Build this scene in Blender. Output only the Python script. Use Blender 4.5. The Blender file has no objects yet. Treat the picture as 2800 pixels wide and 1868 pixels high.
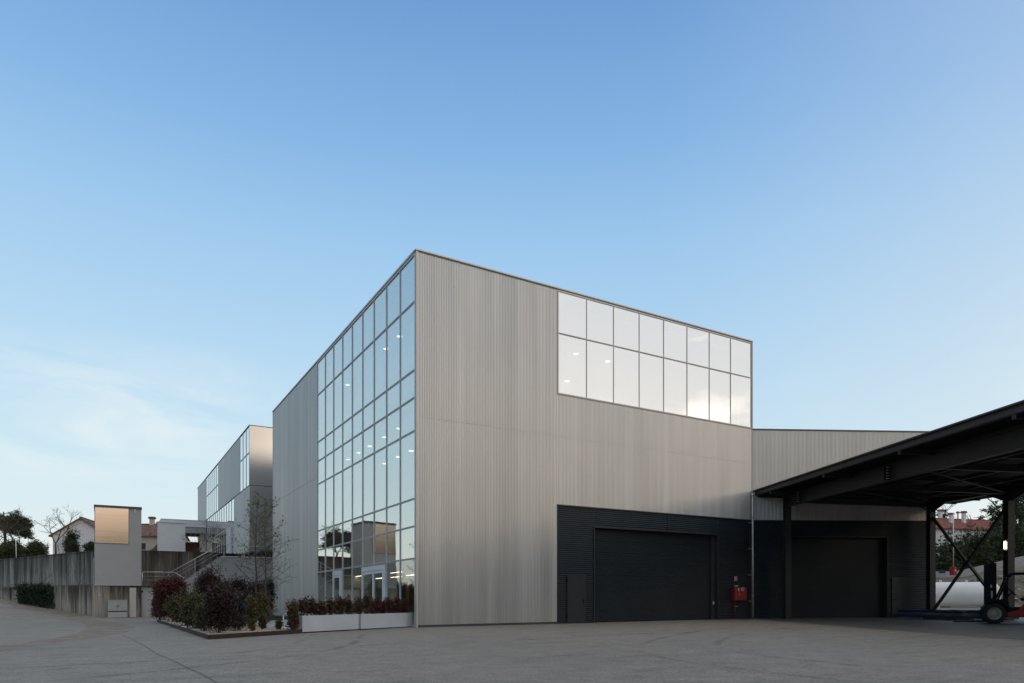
import bpy, math, random
import numpy as np
from mathutils import Vector, Matrix

# ------------------------------------------------------------------ camera / world / sun
# world axes: X runs along the big door front, Y along the glazed side, origin at the building corner
TH = math.radians(30.65)
CT, ST = math.cos(TH), math.sin(TH)
CAM = (-11.401, -27.186, 1.1)
FALL = .0058                       # the whole yard falls gently to the left
scene = bpy.context.scene
COL = scene.collection
cd = bpy.data.cameras.new("camera"); cam = bpy.data.objects.new("camera", cd); COL.objects.link(cam)
cam.location = CAM; cam.rotation_euler = (math.radians(90), 0, -TH * 1.0 + 0.0)
cam.rotation_euler[2] = -(math.pi/2 - math.atan2(CT, ST))
cd.sensor_width = 36; cd.lens = 24.236; cd.shift_y = .2534; cd.clip_end = 6000; cd.clip_start = .1
scene.camera = cam
scene.view_settings.view_transform = 'Standard'; scene.view_settings.look = 'None'
scene.view_settings.exposure = .15; scene.view_settings.gamma = 1
scene.render.resolution_x = 1024; scene.render.resolution_y = 683
scene.cycles.max_bounces = 10; scene.cycles.transparent_max_bounces = 24

SUN_AZ = math.atan2(-.93, .37)     # heading from the yard towards the set sun
SUN_EL = math.radians(7)
w = bpy.data.worlds.new("World"); scene.world = w; w.use_nodes = True
def build_world():
    nt = w.node_tree; N = nt.nodes; L = nt.links; N.clear()
    out = N.new('ShaderNodeOutputWorld'); bg = N.new('ShaderNodeBackground'); L.new(bg.outputs[0], out.inputs[0])
    tc = N.new('ShaderNodeTexCoord'); nrm = N.new('ShaderNodeVectorMath'); nrm.operation = 'NORMALIZE'
    L.new(tc.outputs['Generated'], nrm.inputs[0]); sep = N.new('ShaderNodeSeparateXYZ'); L.new(nrm.outputs[0], sep.inputs[0])
    def ramp(pts, src):
        r = N.new('ShaderNodeValToRGB'); cr = r.color_ramp
        cr.elements[0].position = pts[0][0]; cr.elements[0].color = (*pts[0][1], 1)
        cr.elements[1].position = pts[-1][0]; cr.elements[1].color = (*pts[-1][1], 1)
        for p, c in pts[1:-1]:
            e = cr.elements.new(p); e.color = (*c, 1)
        L.new(src, r.inputs[0]); return r.outputs[0]
    def m(op, a, b=None, clamp=False):
        n = N.new('ShaderNodeMath'); n.operation = op; n.use_clamp = clamp
        for i, q in enumerate((a, b)):
            if q is None: continue
            if isinstance(q, (int, float)): n.inputs[i].default_value = q
            else: L.new(q, n.inputs[i])
        return n.outputs[0]
    def mix(f, a, b, mode='MIX'):
        n = N.new('ShaderNodeMix'); n.data_type = 'RGBA'; n.blend_type = mode
        for i, q in ((0, f), (6, a), (7, b)):
            if isinstance(q, (int, float)): n.inputs[i].default_value = q
            elif isinstance(q, tuple): n.inputs[i].default_value = (*q, 1)
            else: L.new(q, n.inputs[i])
        return n.outputs[2]
    z = sep.outputs[2]
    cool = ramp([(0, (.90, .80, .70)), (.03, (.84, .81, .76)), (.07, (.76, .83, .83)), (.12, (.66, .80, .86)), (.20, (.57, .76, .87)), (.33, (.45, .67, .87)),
                 (.45, (.34, .575, .84)), (.55, (.235, .455, .77)), (.66, (.155, .335, .66)), (.80, (.55, .60, .66)), (1, (1.35, 1.26, 1.13))], z)  # unseen overhead sky, in both ramps, brightened and neutralised to light the ground
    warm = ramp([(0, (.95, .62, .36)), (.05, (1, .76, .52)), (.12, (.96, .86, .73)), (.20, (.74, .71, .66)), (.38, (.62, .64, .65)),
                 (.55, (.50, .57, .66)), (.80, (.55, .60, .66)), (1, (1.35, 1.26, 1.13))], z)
    # azimuth weight: 1 towards the glow, 0 on the far side
    hl = m('SQRT', m('ADD', m('MULTIPLY', sep.outputs[0], sep.outputs[0]), m('ADD', m('MULTIPLY', sep.outputs[1], sep.outputs[1]), 1e-5)))
    def az(dx, dy):
        return m('DIVIDE', m('ADD', m('MULTIPLY', sep.outputs[0], dx), m('MULTIPLY', sep.outputs[1], dy)), hl)
    a1 = az(.55, -.835)
    warm = mix(1.0, warm, (1.38, 1.36, 1.36), 'MULTIPLY')
    wgt = m('POWER', m('MULTIPLY', m('ADD', a1, .25), .8, True), 1.3, True)
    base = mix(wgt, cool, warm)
    # the side the camera looks right into is a little deeper in tone
    a2 = az(CT, -ST)
    base = mix(m('MULTIPLY', m('ADD', a2, .0), .22, True), base, mix(1.0, base, (.80, .86, .92), 'MULTIPLY'))
    a3 = az(-.90, -.43)                # unseen sky far left behind the camera, dimmed to darken the side cladding
    base = mix(m('MULTIPLY', m('SUBTRACT', a3, .35), 1.6, True), base, mix(1.0, base, (.50, .53, .56), 'MULTIPLY'))
    # thin high cloud
    mp = N.new('ShaderNodeMapping'); mp.inputs['Scale'].default_value = (1.5, 1.5, 6.0); mp.inputs['Rotation'].default_value = (.2, .35, .4)
    L.new(nrm.outputs[0], mp.inputs[0])
    no = N.new('ShaderNodeTexNoise'); no.inputs['Scale'].default_value = 2.3; no.inputs['Detail'].default_value = 9; no.inputs['Roughness'].default_value = .62
    no.inputs['Distortion'].default_value = .55; L.new(mp.outputs[0], no.inputs[0])
    no2 = N.new('ShaderNodeTexNoise'); no2.inputs['Scale'].default_value = 1.7; no2.inputs['Detail'].default_value = 2; L.new(nrm.outputs[0], no2.inputs[0])
    cl = m('MULTIPLY', m('SUBTRACT', no.outputs[0], .52), 5.0, True)
    cl = m('MULTIPLY', cl, m('MULTIPLY', m('SUBTRACT', no2.outputs[0], .40), 5.0, True))
    lowband = m('SUBTRACT', 1.0, m('MULTIPLY', m('SUBTRACT', z, .16), 7.0, True), True)
    # a drift of cirrus low on the left of the view
    dc = N.new('ShaderNodeVectorMath'); dc.operation = 'DOT_PRODUCT'; L.new(nrm.outputs[0], dc.inputs[0])
    dv = Vector((.02, 1.0, .235)).normalized(); dc.inputs[1].default_value = dv
    spot = m('MULTIPLY', m('SUBTRACT', dc.outputs['Value'], .968), 34.0, True)
    zw = m('SUBTRACT', 1.0, m('MULTIPLY', m('ABSOLUTE', m('SUBTRACT', z, .215)), 9.0, True), True)
    spot = m('MULTIPLY', spot, m('MULTIPLY', zw, 1.6, True))
    wis = m('MULTIPLY', m('SUBTRACT', no.outputs[0], .42), 3.2, True)
    cl = m('MAXIMUM', m('MULTIPLY', cl, m('ADD', m('MULTIPLY', wgt, .95), m('MULTIPLY', lowband, .32))), m('MULTIPLY', m('MULTIPLY', spot, wis), 1.0))
    cloudcol = mix(wgt, (.80, .87, .89), (1.9, 1.75, 1.55))
    base = mix(cl, base, cloudcol)
    sky = N.new('ShaderNodeTexSky'); sky.sky_type = 'NISHITA'; sky.sun_disc = False
    sky.sun_elevation = SUN_EL; sky.sun_rotation = math.pi/2 - SUN_AZ
    nish = mix(1.0, sky.outputs[0], (.10, .10, .10), 'MULTIPLY')
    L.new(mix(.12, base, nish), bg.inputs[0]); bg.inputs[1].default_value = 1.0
build_world()
sd = bpy.data.lights.new("sun", 'SUN'); sd.energy = .4; sd.angle = math.radians(16); sd.color = (1, .80, .60)
so = bpy.data.objects.new("sun", sd); COL.objects.link(so)
sv = Vector((math.cos(SUN_AZ)*math.cos(SUN_EL), math.sin(SUN_AZ)*math.cos(SUN_EL), math.sin(SUN_EL)))
so.rotation_euler = sv.to_track_quat('Z', 'Y').to_euler()

# ------------------------------------------------------------------ helpers
def fall(x, y): return FALL * ((x - CAM[0]) * CT - (y - CAM[1]) * ST)
def img(X, Y):                       # yard coordinates of a point X to the right and Y ahead of the camera
    return (CAM[0] + X*CT + Y*ST, CAM[1] - X*ST + Y*CT)

class MB:
    def __init__(s, M=None): s.v = []; s.f = []; s.sm = []; s.M = M
    def _add(s, vs, fs, sm=False):
        n = len(s.v)
        if s.M is not None: vs = [tuple(s.M @ Vector(p)) for p in vs]
        s.v.extend(vs); s.f.extend([tuple(i + n for i in f) for f in fs]); s.sm.extend([sm]*len(fs)); return s
    def box(s, x0, x1, y0, y1, z0, z1):
        return s._add([(x0,y0,z0),(x1,y0,z0),(x1,y1,z0),(x0,y1,z0),(x0,y0,z1),(x1,y0,z1),(x1,y1,z1),(x0,y1,z1)],
                      [(0,3,2,1),(4,5,6,7),(0,1,5,4),(1,2,6,5),(2,3,7,6),(3,0,4,7)])
    def prism(s, poly, z0, z1):
        n = len(poly); z0 = z0 if isinstance(z0, (list, tuple)) else [z0]*n; z1 = z1 if isinstance(z1, (list, tuple)) else [z1]*n
        a = sum(poly[i][0]*poly[(i+1) % n][1] - poly[(i+1) % n][0]*poly[i][1] for i in range(n))
        if a < 0: poly = poly[::-1]; z0 = z0[::-1]; z1 = z1[::-1]
        vs = [(p[0], p[1], z0[i]) for i, p in enumerate(poly)] + [(p[0], p[1], z1[i]) for i, p in enumerate(poly)]
        return s._add(vs, [tuple(range(n))[::-1], tuple(range(n, 2*n))] + [(i, (i+1) % n, n + (i+1) % n, n+i) for i in range(n)])
    def slab(s, pts, t):              # closed thin panel between quad pts and pts shifted by vector t
        n = len(pts); return s._add(list(pts) + [(p[0]+t[0], p[1]+t[1], p[2]+t[2]) for p in pts],
                      [tuple(range(n)), tuple(range(n, 2*n))[::-1]] + [(i, (i+1) % n, n + (i+1) % n, n+i)[::-1] for i in range(n)])
    def tube(s, p0, p1, r0, r1=None, n=8, cap=True):
        r1 = r0 if r1 is None else r1
        a, b = Vector(p0), Vector(p1); d = (b - a)
        if d.length < 1e-6: return s
        d.normalize(); u = d.orthogonal().normalized(); w_ = d.cross(u)
        vs = []
        for c_, r in ((a, r0), (b, r1)):
            for i in range(n):
                t = 2*math.pi*i/n; q = c_ + u*(r*math.cos(t)) + w_*(r*math.sin(t)); vs.append(tuple(q))
        fs = [(i, (i+1) % n, n + (i+1) % n, n+i) for i in range(n)]
        s._add(vs, fs, True)
        if cap: k = len(s.v) - 2*n; s.f.append(tuple(range(k, k+n))[::-1]); s.f.append(tuple(range(k+n, k+2*n))); s.sm += [False, False]
        return s
    def path(s, pts, r, n=8):
        for a, b in zip(pts, pts[1:]): s.tube(a, b, r, r, n)
        return s
    def bar(s, p0, p1, wdt, hgt, up=(0, 0, 1)):     # rectangular bar, hgt along up
        a, b = Vector(p0), Vector(p1); d = (b-a).normalized(); side = d.cross(Vector(up)).normalized(); upv = side.cross(d)
        vs = []
        for c_ in (a, b):
            for i, j in ((-1,-1),(1,-1),(1,1),(-1,1)): vs.append(tuple(c_ + side*(i*wdt/2) + upv*(j*hgt/2)))
        return s._add(vs, [(0,3,2,1)[::-1],(4,5,6,7)[::-1],(0,1,5,4)[::-1],(1,2,6,5)[::-1],(2,3,7,6)[::-1],(3,0,4,7)[::-1]])
    def lathe(s, c, axis, prof, n=24):             # prof: (distance along axis, radius)
        ax = Vector(axis).normalized(); u = ax.orthogonal().normalized(); w_ = ax.cross(u); c = Vector(c); vs = []
        for h, r in prof:
            for i in range(n):
                t = 2*math.pi*i/n; vs.append(tuple(c + ax*h + u*(r*math.cos(t)) + w_*(r*math.sin(t))))
        fs = [(j*n+i, j*n+(i+1) % n, (j+1)*n+(i+1) % n, (j+1)*n+i) for j in range(len(prof)-1) for i in range(n)]
        s._add(vs, fs, True)
        return s
    def grid(s, xs, ys, fz, smooth=True):
        nx, ny = len(xs), len(ys)
        vs = [(x, y, fz(x, y)) for y in ys for x in xs]
        return s._add(vs, [(j*nx+i, j*nx+i+1, (j+1)*nx+i+1, (j+1)*nx+i) for j in range(ny-1) for i in range(nx-1)], smooth)
    def corr(s, p0, p1, z0, z1, pitch=.08, amp=.012, k=8, side=1):   # vertical ribs along p0->p1
        a = Vector((p0[0], p0[1])); b = Vector((p1[0], p1[1])); Lg = (b-a).length; d = (b-a)/Lg; nn = Vector((d.y, -d.x))*side
        N_ = max(2, int(Lg/pitch*k)); vs = []
        for i in range(N_+1):
            q = a + d*(Lg*i/N_) + nn*(amp*math.sin(2*math.pi*(Lg*i/N_)/pitch)); vs += [(q.x, q.y, z0), (q.x, q.y, z1)]
        return s._add(vs, [(2*i, 2*i+2, 2*i+3, 2*i+1) if side > 0 else (2*i, 2*i+1, 2*i+3, 2*i+2) for i in range(N_)], True)
    def corrh(s, p0, p1, z0, z1, pitch=.1, amp=.012, k=6):           # horizontal ribs
        a = Vector((p0[0], p0[1])); b = Vector((p1[0], p1[1])); d = (b-a).normalized(); nn = Vector((d.y, -d.x))
        N_ = max(2, int((z1-z0)/pitch*k)); vs = []
        for i in range(N_+1):
            o = nn*(amp*math.sin(2*math.pi*((z1-z0)*i/N_)/pitch)); z = z0+(z1-z0)*i/N_
            vs += [(a.x+o.x, a.y+o.y, z), (b.x+o.x, b.y+o.y, z)]
        return s._add(vs, [(2*i, 2*i+1, 2*i+3, 2*i+2) for i in range(N_)], True)
    def build(s, name, mat, parent=None, label=None, bevel=0):
        org = root_of(parent)['_org'] if parent is not None else (0, 0, 0)
        v = np.array(s.v, dtype=float).reshape(-1, 3)
        v[:, 2] += FALL*((v[:, 0]-CAM[0])*CT - (v[:, 1]-CAM[1])*ST)
        v -= np.array(org)
        me = bpy.data.meshes.new(name); me.from_pydata(v.tolist(), [], s.f)
        me.polygons.foreach_set('use_smooth', s.sm); me.materials.append(MAT[mat]); me.update()
        return link(name, me, parent, label, bevel)
def root_of(o):
    while o.parent is not None: o = o.parent
    return o
def link(name, me, parent, label=None, bevel=0):
    o = bpy.data.objects.new(name, me); COL.objects.link(o)
    if parent is not None: o.parent = parent
    else: o['_org'] = (0., 0., 0.)
    if label: o['label'] = label
    if bevel:
        b = o.modifiers.new('bevel', 'BEVEL'); b.width = bevel; b.segments = 2; b.limit_method = 'ANGLE'
    return o
def thing(name, label, cat, loc, group=None):
    o = bpy.data.objects.new(name, None); COL.objects.link(o); o.empty_display_size = .3
    l = (float(loc[0]), float(loc[1]), float(loc[2] if len(loc) > 2 else 0) + fall(loc[0], loc[1]))
    o.location = l; o['_org'] = l
    o['label'] = label; o['category'] = cat
    if group: o['group'] = group
    return o
def tag(o, label, cat, group=None):
    o['label'] = label; o['category'] = cat
    if group: o['group'] = group
    return o
def struct(name, mb, mat, kind='structure'):
    o = mb.build(name, mat); o['kind'] = kind; return o

# ------------------------------------------------------------------ materials
MAT = {}
def newmat(name):
    m = bpy.data.materials.new(name); m.use_nodes = True; MAT[name] = m
    nt = m.node_tree; return m, nt, nt.nodes, nt.links, nt.nodes['Principled BSDF']
def noise_node(N, L, scale, stretch=(1, 1, 1), detail=5, rough=.55, src=None):
    g = N.new('ShaderNodeNewGeometry'); mp = N.new('ShaderNodeMapping'); mp.inputs['Scale'].default_value = stretch
    L.new(g.outputs['Position'], mp.inputs[0]); n = N.new('ShaderNodeTexNoise'); n.inputs['Scale'].default_value = scale
    n.inputs['Detail'].default_value = detail; n.inputs['Roughness'].default_value = rough; L.new(mp.outputs[0], n.inputs[0]); return n.outputs[0]
def cramp(N, L, src, pts):
    r = N.new('ShaderNodeValToRGB'); cr = r.color_ramp
    cr.elements[0].position = pts[0][0]; cr.elements[0].color = (*pts[0][1], 1)
    cr.elements[1].position = pts[-1][0]; cr.elements[1].color = (*pts[-1][1], 1)
    for p, c in pts[1:-1]: e = cr.elements.new(p); e.color = (*c, 1)
    L.new(src, r.inputs[0]); return r.outputs[0]
def mul(N, L, a, b, f=1.0):
    n = N.new('ShaderNodeMix'); n.data_type = 'RGBA'; n.blend_type = 'MULTIPLY'; n.inputs[0].default_value = f
    for i, q in ((6, a), (7, b)):
        if isinstance(q, tuple): n.inputs[i].default_value = (*q, 1)
        else: L.new(q, n.inputs[i])
    return n.outputs[2]
def bump(N, L, bs, h, strength, dist=.01):
    b = N.new('ShaderNodeBump'); b.inputs['Strength'].default_value = strength; b.inputs['Distance'].default_value = dist
    L.new(h, b.inputs['Height']); L.new(b.outputs[0], bs.inputs['Normal'])
def mat(name, col, rough=.6, metal=0., var=.12, scale=1.5, stretch=(1, 1, 1), bmp=0, bscale=40, bstretch=(1, 1, 1), spec=.5, rvar=0, bdist=.01):
    m, nt, N, L, bs = newmat(name)
    n = noise_node(N, L, scale, stretch)
    c = cramp(N, L, n, [(.3, tuple(q*(1-var) for q in col)), (.7, tuple(min(1, q*(1+var)) for q in col))])
    L.new(c, bs.inputs['Base Color']); bs.inputs['Roughness'].default_value = rough; bs.inputs['Metallic'].default_value = metal
    bs.inputs['Specular IOR Level'].default_value = spec
    if rvar:
        mr = N.new('ShaderNodeMapRange'); mr.inputs[3].default_value = rough-rvar; mr.inputs[4].default_value = rough+rvar
        mr.inputs[1].default_value = .3; mr.inputs[2].default_value = .7
        L.new(n, mr.inputs[0]); L.new(mr.outputs[0], bs.inputs['Roughness'])
    if bmp: bump(N, L, bs, noise_node(N, L, bscale, bstretch), bmp, bdist)
    return m
def leafmat(name, cols, rough=.45, trans=.15):
    cols = [tuple(q*1.45 for q in c) for c in cols]
    m, nt, N, L, bs = newmat(name)
    g = N.new('ShaderNodeNewGeometry'); pts = [(i/max(1, len(cols)-1), c) for i, c in enumerate(cols)]
    c = cramp(N, L, g.outputs['Random Per Island'], pts); L.new(c, bs.inputs['Base Color'])
    bs.inputs['Roughness'].default_value = rough; bs.inputs['Specular IOR Level'].default_value = .35
    try: bs.inputs['Subsurface Weight'].default_value = 0
    except Exception: pass
    t = N.new('ShaderNodeBsdfTranslucent'); L.new(c, t.inputs[0]); mx = N.new('ShaderNodeMixShader'); mx.inputs[0].default_value = trans
    L.new(bs.outputs[0], mx.inputs[1]); L.new(t.outputs[0], mx.inputs[2]); L.new(mx.outputs[0], N['Material Output'].inputs[0]); return m
def emis(name, col, s):
    m, nt, N, L, bs = newmat(name); bs.inputs['Emission Color'].default_value = (*col, 1); bs.inputs['Emission Strength'].default_value = s
    bs.inputs['Base Color'].default_value = (.8, .8, .75, 1)
def glassmat(name, fac, tint=(.75, .85, .84), gcol=(.93, .96, .97), rough=.0, wav=0):
    m, nt, N, L, bs = newmat(name); N.remove(bs)
    gl = N.new('ShaderNodeBsdfGlossy'); gl.inputs['Color'].default_value = (*gcol, 1); gl.inputs['Roughness'].default_value = rough
    tr = N.new('ShaderNodeBsdfTransparent'); tr.inputs[0].default_value = (*tint, 1)
    fr = N.new('ShaderNodeLayerWeight'); fr.inputs[0].default_value = .5
    pw = N.new('ShaderNodeMath'); pw.operation = 'POWER'; pw.inputs[1].default_value = 3; L.new(fr.outputs['Facing'], pw.inputs[0])
    a = N.new('ShaderNodeMath'); a.operation = 'MULTIPLY_ADD'; a.inputs[1].default_value = .5; a.inputs[2].default_value = fac; a.use_clamp = True
    L.new(pw.outputs[0], a.inputs[0])
    mx = N.new('ShaderNodeMixShader'); L.new(a.outputs[0], mx.inputs[0]); L.new(tr.outputs[0], mx.inputs[1]); L.new(gl.outputs[0], mx.inputs[2])
    L.new(mx.outputs[0], N['Material Output'].inputs[0])
    if wav:
        b = N.new('ShaderNodeBump'); b.inputs['Strength'].default_value = wav; b.inputs['Distance'].default_value = .02
        L.new(noise_node(N, L, .5, (1, 1, .6), 2), b.inputs['Height']); L.new(b.outputs[0], gl.inputs['Normal'])

# ribbed aluminium: sheets one metre wide differ slightly in tone, faint vertical streaks
def cladmat(name, col, metal=.75, rough=.42):
    m, nt, N, L, bs = newmat(name)
    g = N.new('ShaderNodeNewGeometry'); sp = N.new('ShaderNodeSeparateXYZ'); L.new(g.outputs['Position'], sp.inputs[0])
    ad = N.new('ShaderNodeMath'); ad.operation = 'ADD'; L.new(sp.outputs[0], ad.inputs[0]); L.new(sp.outputs[1], ad.inputs[1])
    fl = N.new('ShaderNodeMath'); fl.operation = 'FLOOR'; L.new(ad.outputs[0], fl.inputs[0])
    wn = N.new('ShaderNodeTexWhiteNoise'); wn.noise_dimensions = '1D'; L.new(fl.outputs[0], wn.inputs['W'])
    s1 = noise_node(N, L, 1.6, (1, 1, .035), 4, .6); s2 = noise_node(N, L, .25, (1, 1, .5), 3)
    c1 = cramp(N, L, s1, [(.3, tuple(q*.84 for q in col)), (.7, tuple(q*1.12 for q in col))])
    c2 = cramp(N, L, wn.outputs[0], [(0, (.955, .955, .955)), (1, (1, 1, 1))])
    c3 = cramp(N, L, s2, [(.3, (.93, .935, .95)), (.7, (1, 1, 1))])
    L.new(mul(N, L, mul(N, L, c1, c2), c3), bs.inputs['Base Color'])
    bs.inputs['Metallic'].default_value = metal; bs.inputs['Roughness'].default_value = rough
    mr = N.new('ShaderNodeMapRange'); mr.inputs[1].default_value = .3; mr.inputs[2].default_value = .7; mr.inputs[3].default_value = rough-.06; mr.inputs[4].default_value = rough+.06
    L.new(s1, mr.inputs[0]); L.new(mr.outputs[0], bs.inputs['Roughness'])
cladmat('cladding', (.66, .622, .578))
cladmat('cladding_far', (.52, .53, .53), .7, .4)
mat('smooth_metal', (.42, .41, .40), .27, .9, .04, .3)
mat('trim', (.56, .54, .51), .5, .2, .05)
mat('trim_dark', (.10, .10, .10), .5, .5, .05)
mat('copper_trim', (.74, .69, .62), .45, .1, .06)
mat('mullion', (.72, .72, .71), .5, .1, .04)
mat('groove', (.03, .03, .032), .7, 0, .02)
mat('groove_grey', (.16, .16, .155), .7, 0, .02)
mat('dark_siding', (.028, .033, .038), .48, 0, .15, 1.2, (1, 1, .3), .9, .9, (1, 1, 3), .2, .05, .05)
mat('dark_door', (.029, .034, .038), .48, 0, .08, .8, (1, 1, 1), .4, .8, (1, 1, 2.), .14, .05, .03)
mat('dark_steel', (.046, .046, .048), .45, .0, .12, 2, (1, 1, 1), .1, 30, (1, 1, 1), .25)
mat('deck', (.015, .015, .016), .5, .3, .1)
mat('galvanised', (.62, .61, .59), .38, .55, .1, 8)
mat('white_paint', (.72, .72, .71), .5, 0, .04, 1)
mat('render_grey', (.47, .455, .435), .75, 0, .05, .8, (1, 1, 1), .15, 60)
mat('render_light', (.60, .59, .58), .75, 0, .04, .8)
mat('render_white', (.84, .83, .82), .75, 0, .04, .8)
mat('podium_render', (.38, .37, .37), .8, 0, .06, .6, (1, 1, .5))
mat('planter_metal', (.62, .63, .65), .5, .1, .07, 1.3, (1, 1, 1), .08, 15)
mat('floor_slab', (.35, .34, .32), .7)
mat('interior_wall', (.55, .54, .51), .8)
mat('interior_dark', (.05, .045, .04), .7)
mat('interior_wood', (.30, .17, .10), .5, 0, .3, 3, (1, 1, .2))
mat('blind', (.86, .86, .84), .7, 0, .03, .6, (1, 1, .1))
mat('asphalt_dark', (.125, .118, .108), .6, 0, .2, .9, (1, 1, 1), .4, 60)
mat('seam', (.12, .115, .105), .8, 0, .3, 8)
mat('paving', (.46, .47, .49), .6, 0, .08, 2)
mat('gravel', (.38, .32, .26), .9, 0, .5, 26, (1, 1, 1), 1, 30)
mat('soil', (.10, .075, .05), .95, 0, .4, 3, (1, 1, 1), 1, 12)
mat('grass', (.035, .06, .018), .9, 0, .4, 4, (1, 1, 1), 1, 60)
mat('corten', (.045, .026, .019), .8, 0, .3, 4)
mat('hill_soil', (.13, .11, .075), .95, 0, .45, .6, (1, 1, 1), .8, 2)
mat('woods', (.035, .042, .024), .95, 0, .5, .3, (1, 1, 1), 1, 1)
mat('dirt_road', (.20, .16, .14), .9, 0, .2, .8, (1, 1, 1), .4, 6)
mat('bark', (.10, .085, .07), .9, 0, .3, 8, (1, 1, .4), .5, 20)
mat('bark_light', (.17, .15, .13), .85, 0, .3, 8, (1, 1, .4), .5, 20)
mat('red_paint', (.30, .012, .020), .4, 0, .06)
mat('red_bright', (.33, .022, .016), .35, 0, .08)
mat('red_dull', (.23, .02, .02), .5, 0, .1)
mat('blue_paint', (.012, .055, .16), .4, 0, .2, 3)
mat('rubber', (.015, .015, .015), .8, 0, .2, 6)
mat('rim_cream', (.42, .38, .27), .5, 0, .12, 5)
mat('black_plastic', (.014, .014, .014), .6, 0, .1, 2, (1, 1, 1), 0, 40, (1, 1, 1), .15)
mat('tank_white', (.70, .71, .72), .38, 0, .04, .7)
mat('roof_tile', (.25, .085, .06), .8, 0, .25, 3, (1, 1, 1), .8, 12)
mat('roof_tile_old', (.20, .11, .08), .85, 0, .35, 3, (1, 1, 1), .8, 12)
mat('house_white', (.80, .78, .77), .8, 0, .06, .5)
mat('house_cream', (.70, .60, .48), .8, 0, .08, .5)
mat('house_dark', (.06, .05, .05), .6)
mat('wood', (.25, .15, .08), .8, 0, .3, 5)
mat('box_cream', (.66, .59, .52), .5, 0, .03)
mat('grey_cabinet', (.48, .48, .45), .5, .1, .04)
mat('stone', (.38, .33, .28), .9, 0, .4, 2, (1, 1, 1), .8, 6)
mat('chrome', (.85, .86, .88), .15, 1, .02)
emis('lamp_warm', (1, .80, .52), 9); emis('lamp_strip', (1, .78, .50), 7); emis('lamp_white', (1, .92, .80), 5.5)
glassmat('glass', .46, (.85, .90, .88), (.95, .95, .92), wav=.05); glassmat('glass_low', .22, (.80, .84, .82), wav=.05)
glassmat('glass_bright', .74, (.95, .95, .93), (.97, .97, .97), .02, wav=.15)
glassmat('glass_far', .55, (.8, .88, .88), wav=.04); glassmat('glass_plain', .05)
mat('gold_panel', (.72, .565, .46), .16, .95, .05, .6, (.2, .2, 9), .010, 1.6, (.15, .15, 6), .5, .05, .05)
leafmat('leaf_photinia', [(.03, .045, .018), (.045, .06, .02), (.05, .035, .02), (.14, .02, .02), (.05, .055, .025), (.10, .018, .02)])
leafmat('leaf_red', [(.10, .014, .02), (.035, .03, .018), (.14, .022, .026), (.05, .012, .016), (.03, .04, .02)])
leafmat('leaf_greenred', [(.035, .065, .02), (.05, .08, .035), (.03, .05, .02), (.12, .03, .02), (.06, .08, .03)])
leafmat('leaf_plum', [(.018, .012, .014), (.038, .014, .016), (.014, .018, .012), (.055, .02, .022), (.022, .030, .016)])
leafmat('leaf_dark', [(.012, .016, .012), (.02, .02, .02), (.025, .018, .022), (.016, .022, .014)])
leafmat('leaf_hedge', [(.018, .030, .016), (.03, .045, .022), (.014, .02, .012)])
leafmat('leaf_olive', [(.07, .08, .02), (.04, .06, .02), (.10, .08, .03), (.12, .06, .03), (.05, .07, .02)])
leafmat('leaf_bud', [(.12, .14, .04), (.08, .10, .03), (.10, .09, .04)])
leafmat('leaf_conifer', [(.044, .058, .026), (.062, .078, .032), (.030, .038, .018), (.080, .085, .038)])
leafmat('leaf_pine', [(.03, .042, .018), (.045, .05, .022), (.02, .03, .014), (.06, .05, .028)])
leafmat('leaf_euc', [(.04, .055, .03), (.06, .075, .045), (.03, .04, .025)])
leafmat('leaf_lawn', [(.03, .06, .015), (.045, .08, .02), (.02, .045, .012)])

# stained board-marked concrete: dark runs start at the top edge and fade downwards
def concmat(name, base, zt, depth, cover):
    m, nt, N, L, bs = newmat(name)
    st = noise_node(N, L, 1.0, (1.5, 1.5, .10), 7, .72); st2 = noise_node(N, L, .35, (1, 1, .6), 4); st3 = noise_node(N, L, 1.0, (9, 9, .25), 3, .6)
    g = N.new('ShaderNodeNewGeometry'); sp = N.new('ShaderNodeSeparateXYZ'); L.new(g.outputs['Position'], sp.inputs[0])
    mr = N.new('ShaderNodeMapRange'); mr.inputs[1].default_value = zt-depth; mr.inputs[2].default_value = zt; mr.inputs[3].default_value = 0; mr.inputs[4].default_value = .15
    L.new(sp.outputs[2], mr.inputs[0])
    a = N.new('ShaderNodeMath'); a.operation = 'ADD'; L.new(st, a.inputs[0]); L.new(mr.outputs[0], a.inputs[1])
    c1 = cramp(N, L, a.outputs[0], [(cover-.03, (1, 1, 1)), (cover+.04, (.60, .58, .56)), (cover+.15, (.17, .165, .16))])
    c2 = cramp(N, L, st2, [(.3, (.72, .71, .68)), (.7, (1, 1, 1))]); c3 = cramp(N, L, st3, [(.38, (.60, .59, .57)), (.56, (1, 1, 1))])
    L.new(mul(N, L, mul(N, L, mul(N, L, base, c1), c2), c3), bs.inputs['Base Color']); bs.inputs['Roughness'].default_value = .85
    bump(N, L, bs, noise_node(N, L, 14, (1, 1, .3)), .4)
concmat('concrete_upper', (.60, .56, .49), 5.5, 3.0, .50)
concmat('concrete_lower', (.62, .56, .48), 2.4, 1.6, .50)
concmat('concrete_back', (.24, .215, .18), 5.4, 2.6, .54)
concmat('concrete_plinth', (.48, .42, .36), 2.4, 2.2, .52)
mat('concrete_new', (.42, .41, .38), .85, 0, .12, 1, (1, 1, .3))

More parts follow.
